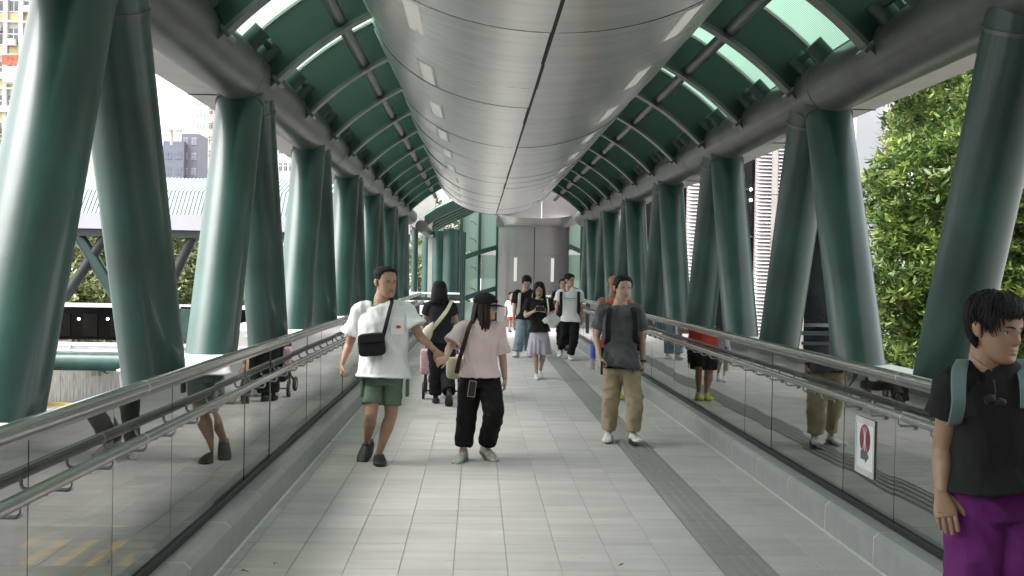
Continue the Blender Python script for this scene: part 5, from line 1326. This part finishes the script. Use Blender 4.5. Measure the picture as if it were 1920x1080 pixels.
# --- young man in white T-shirt, looking right
Y = 21.8
J = joints(Y, dict(head=(1068, 526), neck=(1067, 543), shl=(1050, 549), shr=(1086, 549), ell=(1044, 575), wrl=(1040, 596), elr=(1090, 578), wrr=(1091, 598), hipl=(1060, 600), hipr=(1077, 600), knl=(1058, 630), knr=(1076, 638), anl=(1051, 660), anr=(1069, 668)), dict(anl=.35, knl=-.02, knr=-.18, anr=-.1))
J['anl'].z = .20; J['anr'].z = .095
wm_ = Person('young man in a white T-shirt and black track trousers looking to the right', J, SK3, face=8, headyaw=48, headpitch=2, girth=.92, vox=.012, style='fringe', res=1, hs=1.10, thick=.014)
wm_.shirt(TWHITE, hem=.01, sleeve=.6, loose=.028, sl=(.082, .09), amp=.010, name='tshirt'); wm_.trousers(PBLACK, end=1.9, w_=(.10, .085, .07), amp=.010, name='track_trousers')
for q, yy, pt in (('anl', -15, 30), ('anr', 4, 0)): shoe(wm_.t, J[q], yy, pt, SHW, SOLEW, L=.28, wd=.05, name='sneaker')
tx = cloth('blue_print', (.22, .36, .48)); mb = MB(); c = P(1069, 560, Y-.19)
for k in range(9): mb.b2(c.x-.13+k*.028, c.x-.112+k*.028, c.y-.004, c.y, c.z-.010, c.z+.012+(.008 if k in (0, 4, 6) else 0))
for k in range(4): mb.b2(c.x-.05+k*.024, c.x-.034+k*.024, c.y-.004, c.y, c.z-.042, c.z-.028)
mb.obj('chest_print', tx, wm_.t)
b2_ = thing('backpack', 'black backpack worn by the young man in the white T-shirt', 'backpack')
for x in (1053, 1086): strap(b2_, [P(x, 543, Y+.04), P(x-1, 553, Y-.13), P(x-1, 575, Y-.15), P(x-2, 592, Y-.04)], .06, .015, BAGB, 'strap', (1, 0, 0))
o = softbox(P(1069, 570, Y+.25), (.32, .18, .46), None, .4); arrobj('pack', [(o.v, o.f, 0)], [BAGB], b2_)
# --- person mostly hidden behind him
Y = 24.5
J = joints(Y, dict(head=(1056, 533), neck=(1055, 546), shl=(1041, 551), shr=(1070, 551), ell=(1037, 573), wrl=(1038, 592), elr=(1074, 573), wrr=(1073, 592), hipl=(1050, 596), hipr=(1063, 596), knl=(1050, 625), knr=(1062, 625), anl=(1050, 650), anr=(1062, 650)))
J['anl'].z = J['anr'].z = .095
hp_ = Person('person in a black top almost hidden behind the young man in the white T-shirt', J, SK3, girth=.95, vox=.013, style='short', hs=1.02); hp_.shirt(TBLACK, sleeve=.6, name='top'); hp_.trousers(PBLACK, end=1.9)
for q in ('anl', 'anr'): shoe(hp_.t, J[q], 0, 0, RUBB, RUBB)
# --- schoolboy far away
Y = 32.0
J = joints(Y, dict(head=(958.5, 554), neck=(959, 562), shl=(952, 566), shr=(967, 566), ell=(948, 578), wrl=(947, 587), elr=(970, 578), wrr=(969, 586), hipl=(956, 593), hipr=(962, 593), knl=(956, 606), knr=(962, 605), anl=(955.5, 619), anr=(965, 616)), dict(anr=.2))
J['anl'].z = .085; J['anr'].z = .14
by = Person('small boy in a white shirt and red shorts standing far off by the end wall', J, SK3, headyaw=40, girth=.72, size=.72, vox=.012, style='short', hs=.86); by.shirt(TWHITE, sleeve=.7, loose=.02, sl=(.05, .055), name='shirt', amp=.005); by.trousers(TRED, end=.55, w_=(.075, .078, 0), name='shorts', amp=.004)
mb = MB().tube([J['neck']+V3(-.05, -.07, .0), J['neck']+V3(0, -.10, -.05), J['neck']+V3(.05, -.07, 0)], .022, 8).tube([J['neck']+V3(0, -.10, -.05), J['neck']+V3(.0, -.11, -.16)], .02, 8); mb.obj('red_scarf', TRED, by.t, smooth=True)
for q in ('anl', 'anr'): shoe(by.t, J[q], 10, 0, RUBB, RUBB, L=.2, wd=.036)

# --- woman close to the camera at the right edge
Y = 3.9
J = joints(Y, dict(head=(1866, 617), neck=(1851, 681), shl=(1790, 719), shr=(1930, 719), ell=(1768, 840), wrl=(1766, 925), elr=(1955, 840), wrr=(1962, 930), hipl=(1829, 912), hipr=(1915, 916), knl=(1828, 1110), knr=(1915, 1110), anl=(1826, 1290), anr=(1915, 1290)), dict(shl=-.02, ell=.05, wrl=-.02, elr=.06, wrr=-.03, knl=-.03, head=-.03, knr=-.08))
J['anl'].z = J['anr'].z = .09; J['anl'].y = Y+.08; J['anr'].y = Y-.1; J['anl'].x = J['knl'].x; J['anr'].x = J['knr'].x
J['hdl'] = P(1774, 968, Y-.08)-J['wrl']
fwm = Person('woman with short black hair in a black T-shirt and purple trousers, closest', J, SK2, face=14, headyaw=27, headpitch=8, headroll=-2, girth=1.0, vox=.006, style='fringe', res=2, hs=1.02, thick=.017, hand_n=dict(l=V3(-.4, -.92, 0), cl=.28, tl=V3(1, -.4, 0)))
fwm.shirt(TBLACK, hem=-.034, sleeve=.47, loose=.026, sl=(.070, .086), amp=.008, name='tshirt', seed=2, neckz=-.03)
fwm.trousers(PURPLE, end=1.92, w_=(.100, .10, .085), amp=.009, rise=.05, seed=11)
for q in ('anl', 'anr'): shoe(fwm.t, J[q], 5, 0, RUBB, SOLEW, L=.25)
b3 = thing('backpack', 'backpack with grey green straps worn by the woman at the right edge', 'backpack')
for pts in ([(1806, 676, .06), (1799, 692, -.075), (1797, 725, -.145), (1797, 760, -.15), (1790, 795, -.06)], [(1912, 676, .06), (1922, 700, -.09), (1926, 730, -.145), (1926, 765, -.15)]):
    strap(b3, [P(a, b_, Y+c) for a, b_, c in pts], .052, .012, GREYB, 'strap', (1, 0, .1))
o = softbox(P(1860, 790, Y+.25), (.28, .16, .38), None, .4); arrobj('pack', [(o.v, o.f, 0)], [GREYB], b3)
nk = thing('necklace', 'thin gold necklace round the neck of the woman at the right edge', 'necklace')
MB().tube([J['neck']+V3(-.068, -.0, .03), J['neck']+V3(-.045, -.06, .0), J['neck']+V3(.005, -.088, -.035), J['neck']+V3(.05, -.06, 0), J['neck']+V3(.07, .0, .03)], .0016, 6).obj('chain', mat('gold', (.7, .5, .22), .25, 1), nk, smooth=True)
rg = thing('ring', 'gold ring on the hand of the woman in purple trousers', 'ring', P(1765, 962, Y-.075)); o = MB().tube([(0, 0, -.002), (0, 0, .002)], .0105, 14).obj('band', bpy.data.materials['gold'], rg, smooth=True); rg.rotation_euler = (R(15), R(10), 0)
sg_ = thing('sunglasses', 'dark sunglasses hung on the collar of the black T-shirt at the right edge', 'glasses')
mb = MB().tube([P(1863, 712, Y-.14), P(1866, 728, Y-.165), P(1866, 745, Y-.178)], .0028, 6); mb.obj('temple', FRAME, sg_, smooth=True)
for q in (-1, 1):
    o = softbox(P(1866+q*10, 752+q*3, Y-.182), (.040, .010, .032), Matrix.Rotation(R(20*q), 3, 'Y'), .7); arrobj('lens', [(o.v, o.f, 0)], [mat('smoked_lens', (.008, .008, .009), .3, spec=.4)], sg_)

# --- notice taped to the right balustrade
nt_ = thing('paper_notice', 'white paper notice with a maroon round emblem and dark arrow taped to the right glass', 'notice', (2.53-.0068, 0, 0))
def gy(px, py): q = P(px, py, 6.0); r = q-Vector((0, 0, EYE)); k = (2.5232)/r.x; return r.y*k, r.z*k+EYE
ya, za = gy(1607, 782); yb_, zb_ = gy(1638, 895)
y0, y1 = min(ya, yb_), max(ya, yb_); zt_, zb2 = max(za, zb_)-.0, None
_, zt_ = gy(1622, 787); _, zb2 = gy(1622, 888)
TX_ = mat('paper', (.66, .66, .68), .55, 0, .03, 4); MAR = mat('maroon_print', (.20, .022, .04), .5); DKG = mat('dark_grey_print', (.10, .10, .105), .5); TAPE = mat('clear_tape_over_paper', (.52, .53, .51), .25)
MB().b2(-.002, 0, y0, y1, zb2, zt_).obj('sheet', TX_, nt_)
ym = (y0+y1)/2; zc = zt_-(zt_-zb2)*.36; rr = (y1-y0)*.30
def disc(m_, cy, cz, ry, rz, x): m_.prism([(cy+ry*math.cos(k*math.pi/14), cz+rz*math.sin(k*math.pi/14)) for k in range(28)], 'x', x, x+.0006); return m_
disc(MB(), ym, zc, rr, rr, -.0032).obj('round_emblem', MAR, nt_, fix=True)
q = MB(); x = -.0042
for s_ in (-1, 1):
    pts = [(ym+s_*rr*.50*math.cos(a)-s_*0, zc+rr*.78*math.sin(a)) for a in ()]
    arcp = []
    for k in range(9):
        a = R(-62+124*k/8); arcp.append((ym+s_*(rr*.78-rr*.70*math.cos(a)), zc+rr*.88*math.sin(a)))
    for k in range(8):
        (a0, b0), (a1, b1) = arcp[k], arcp[k+1]; q.prism([(a0-.004, b0), (a0+.004, b0), (a1+.004, b1), (a1-.004, b1)], 'x', x, x+.0006)
q.b2(x, x+.0006, ym-.004, ym+.004, zc-rr*.82, zc+rr*.82)
q.obj('emblem_lines', TX_, nt_, fix=True)
zz = zt_-(zt_-zb2)*.67; q = MB(); q.prism([(ym+rr*.75, zz+.028), (ym+rr*.75, zz-.028), (ym-.01, zz-.028), (ym-.01, zz-.048), (ym-rr*.8, zz), (ym-.01, zz+.048), (ym-.01, zz+.028)], 'x', -.0036, -.003); q.obj('arrow', DKG, nt_)
for a0, a1 in ((zt_-.028, zt_+.012), (zb2-.012, zb2+.028)): MB().b2(-.0046, -.004, y0-.012, y1+.012, a0, a1).obj('tape_strip', TAPE, nt_)
for a0, a1 in ((y0-.012, y0+.014), (y1-.014, y1+.012)): MB().b2(-.0054, -.0048, a0, a1, zb2, zt_).obj('tape_strip', TAPE, nt_)
# fallen leaves on the tiles
FL = mat('dry_leaf', (.09, .055, .03), .8)
for i, (px, py) in enumerate(((450, 1075), (513, 1063), (622, 832), (1170, 1062))):
    r = CAMR @ Vector(((px-960)/F_PX, -(py-540)/F_PX, -1)); k = -EYE/r.z
    T, FT = leaf_template(.055, .02); o = bpy.data.objects.new('fallen_leaf', bpy.data.meshes.new('fallen_leaf')); o.data.from_pydata([tuple(v) for v in T], [], FT); o.data.materials.append(FL); C.objects.link(o)
    o.location = (r.x*k, r.y*k, .014); o.rotation_euler = (.1, -.1, i*1.3)
    tag(o, 'tiny dry brown leaf on the floor ' + ('at the very bottom left beside the kerb', 'near the bottom, right of the lowest leaf', 'by the left kerb near the man in shorts', 'near the bottom in the middle of the floor')[i], 'leaf', 'dry leaves on the floor')
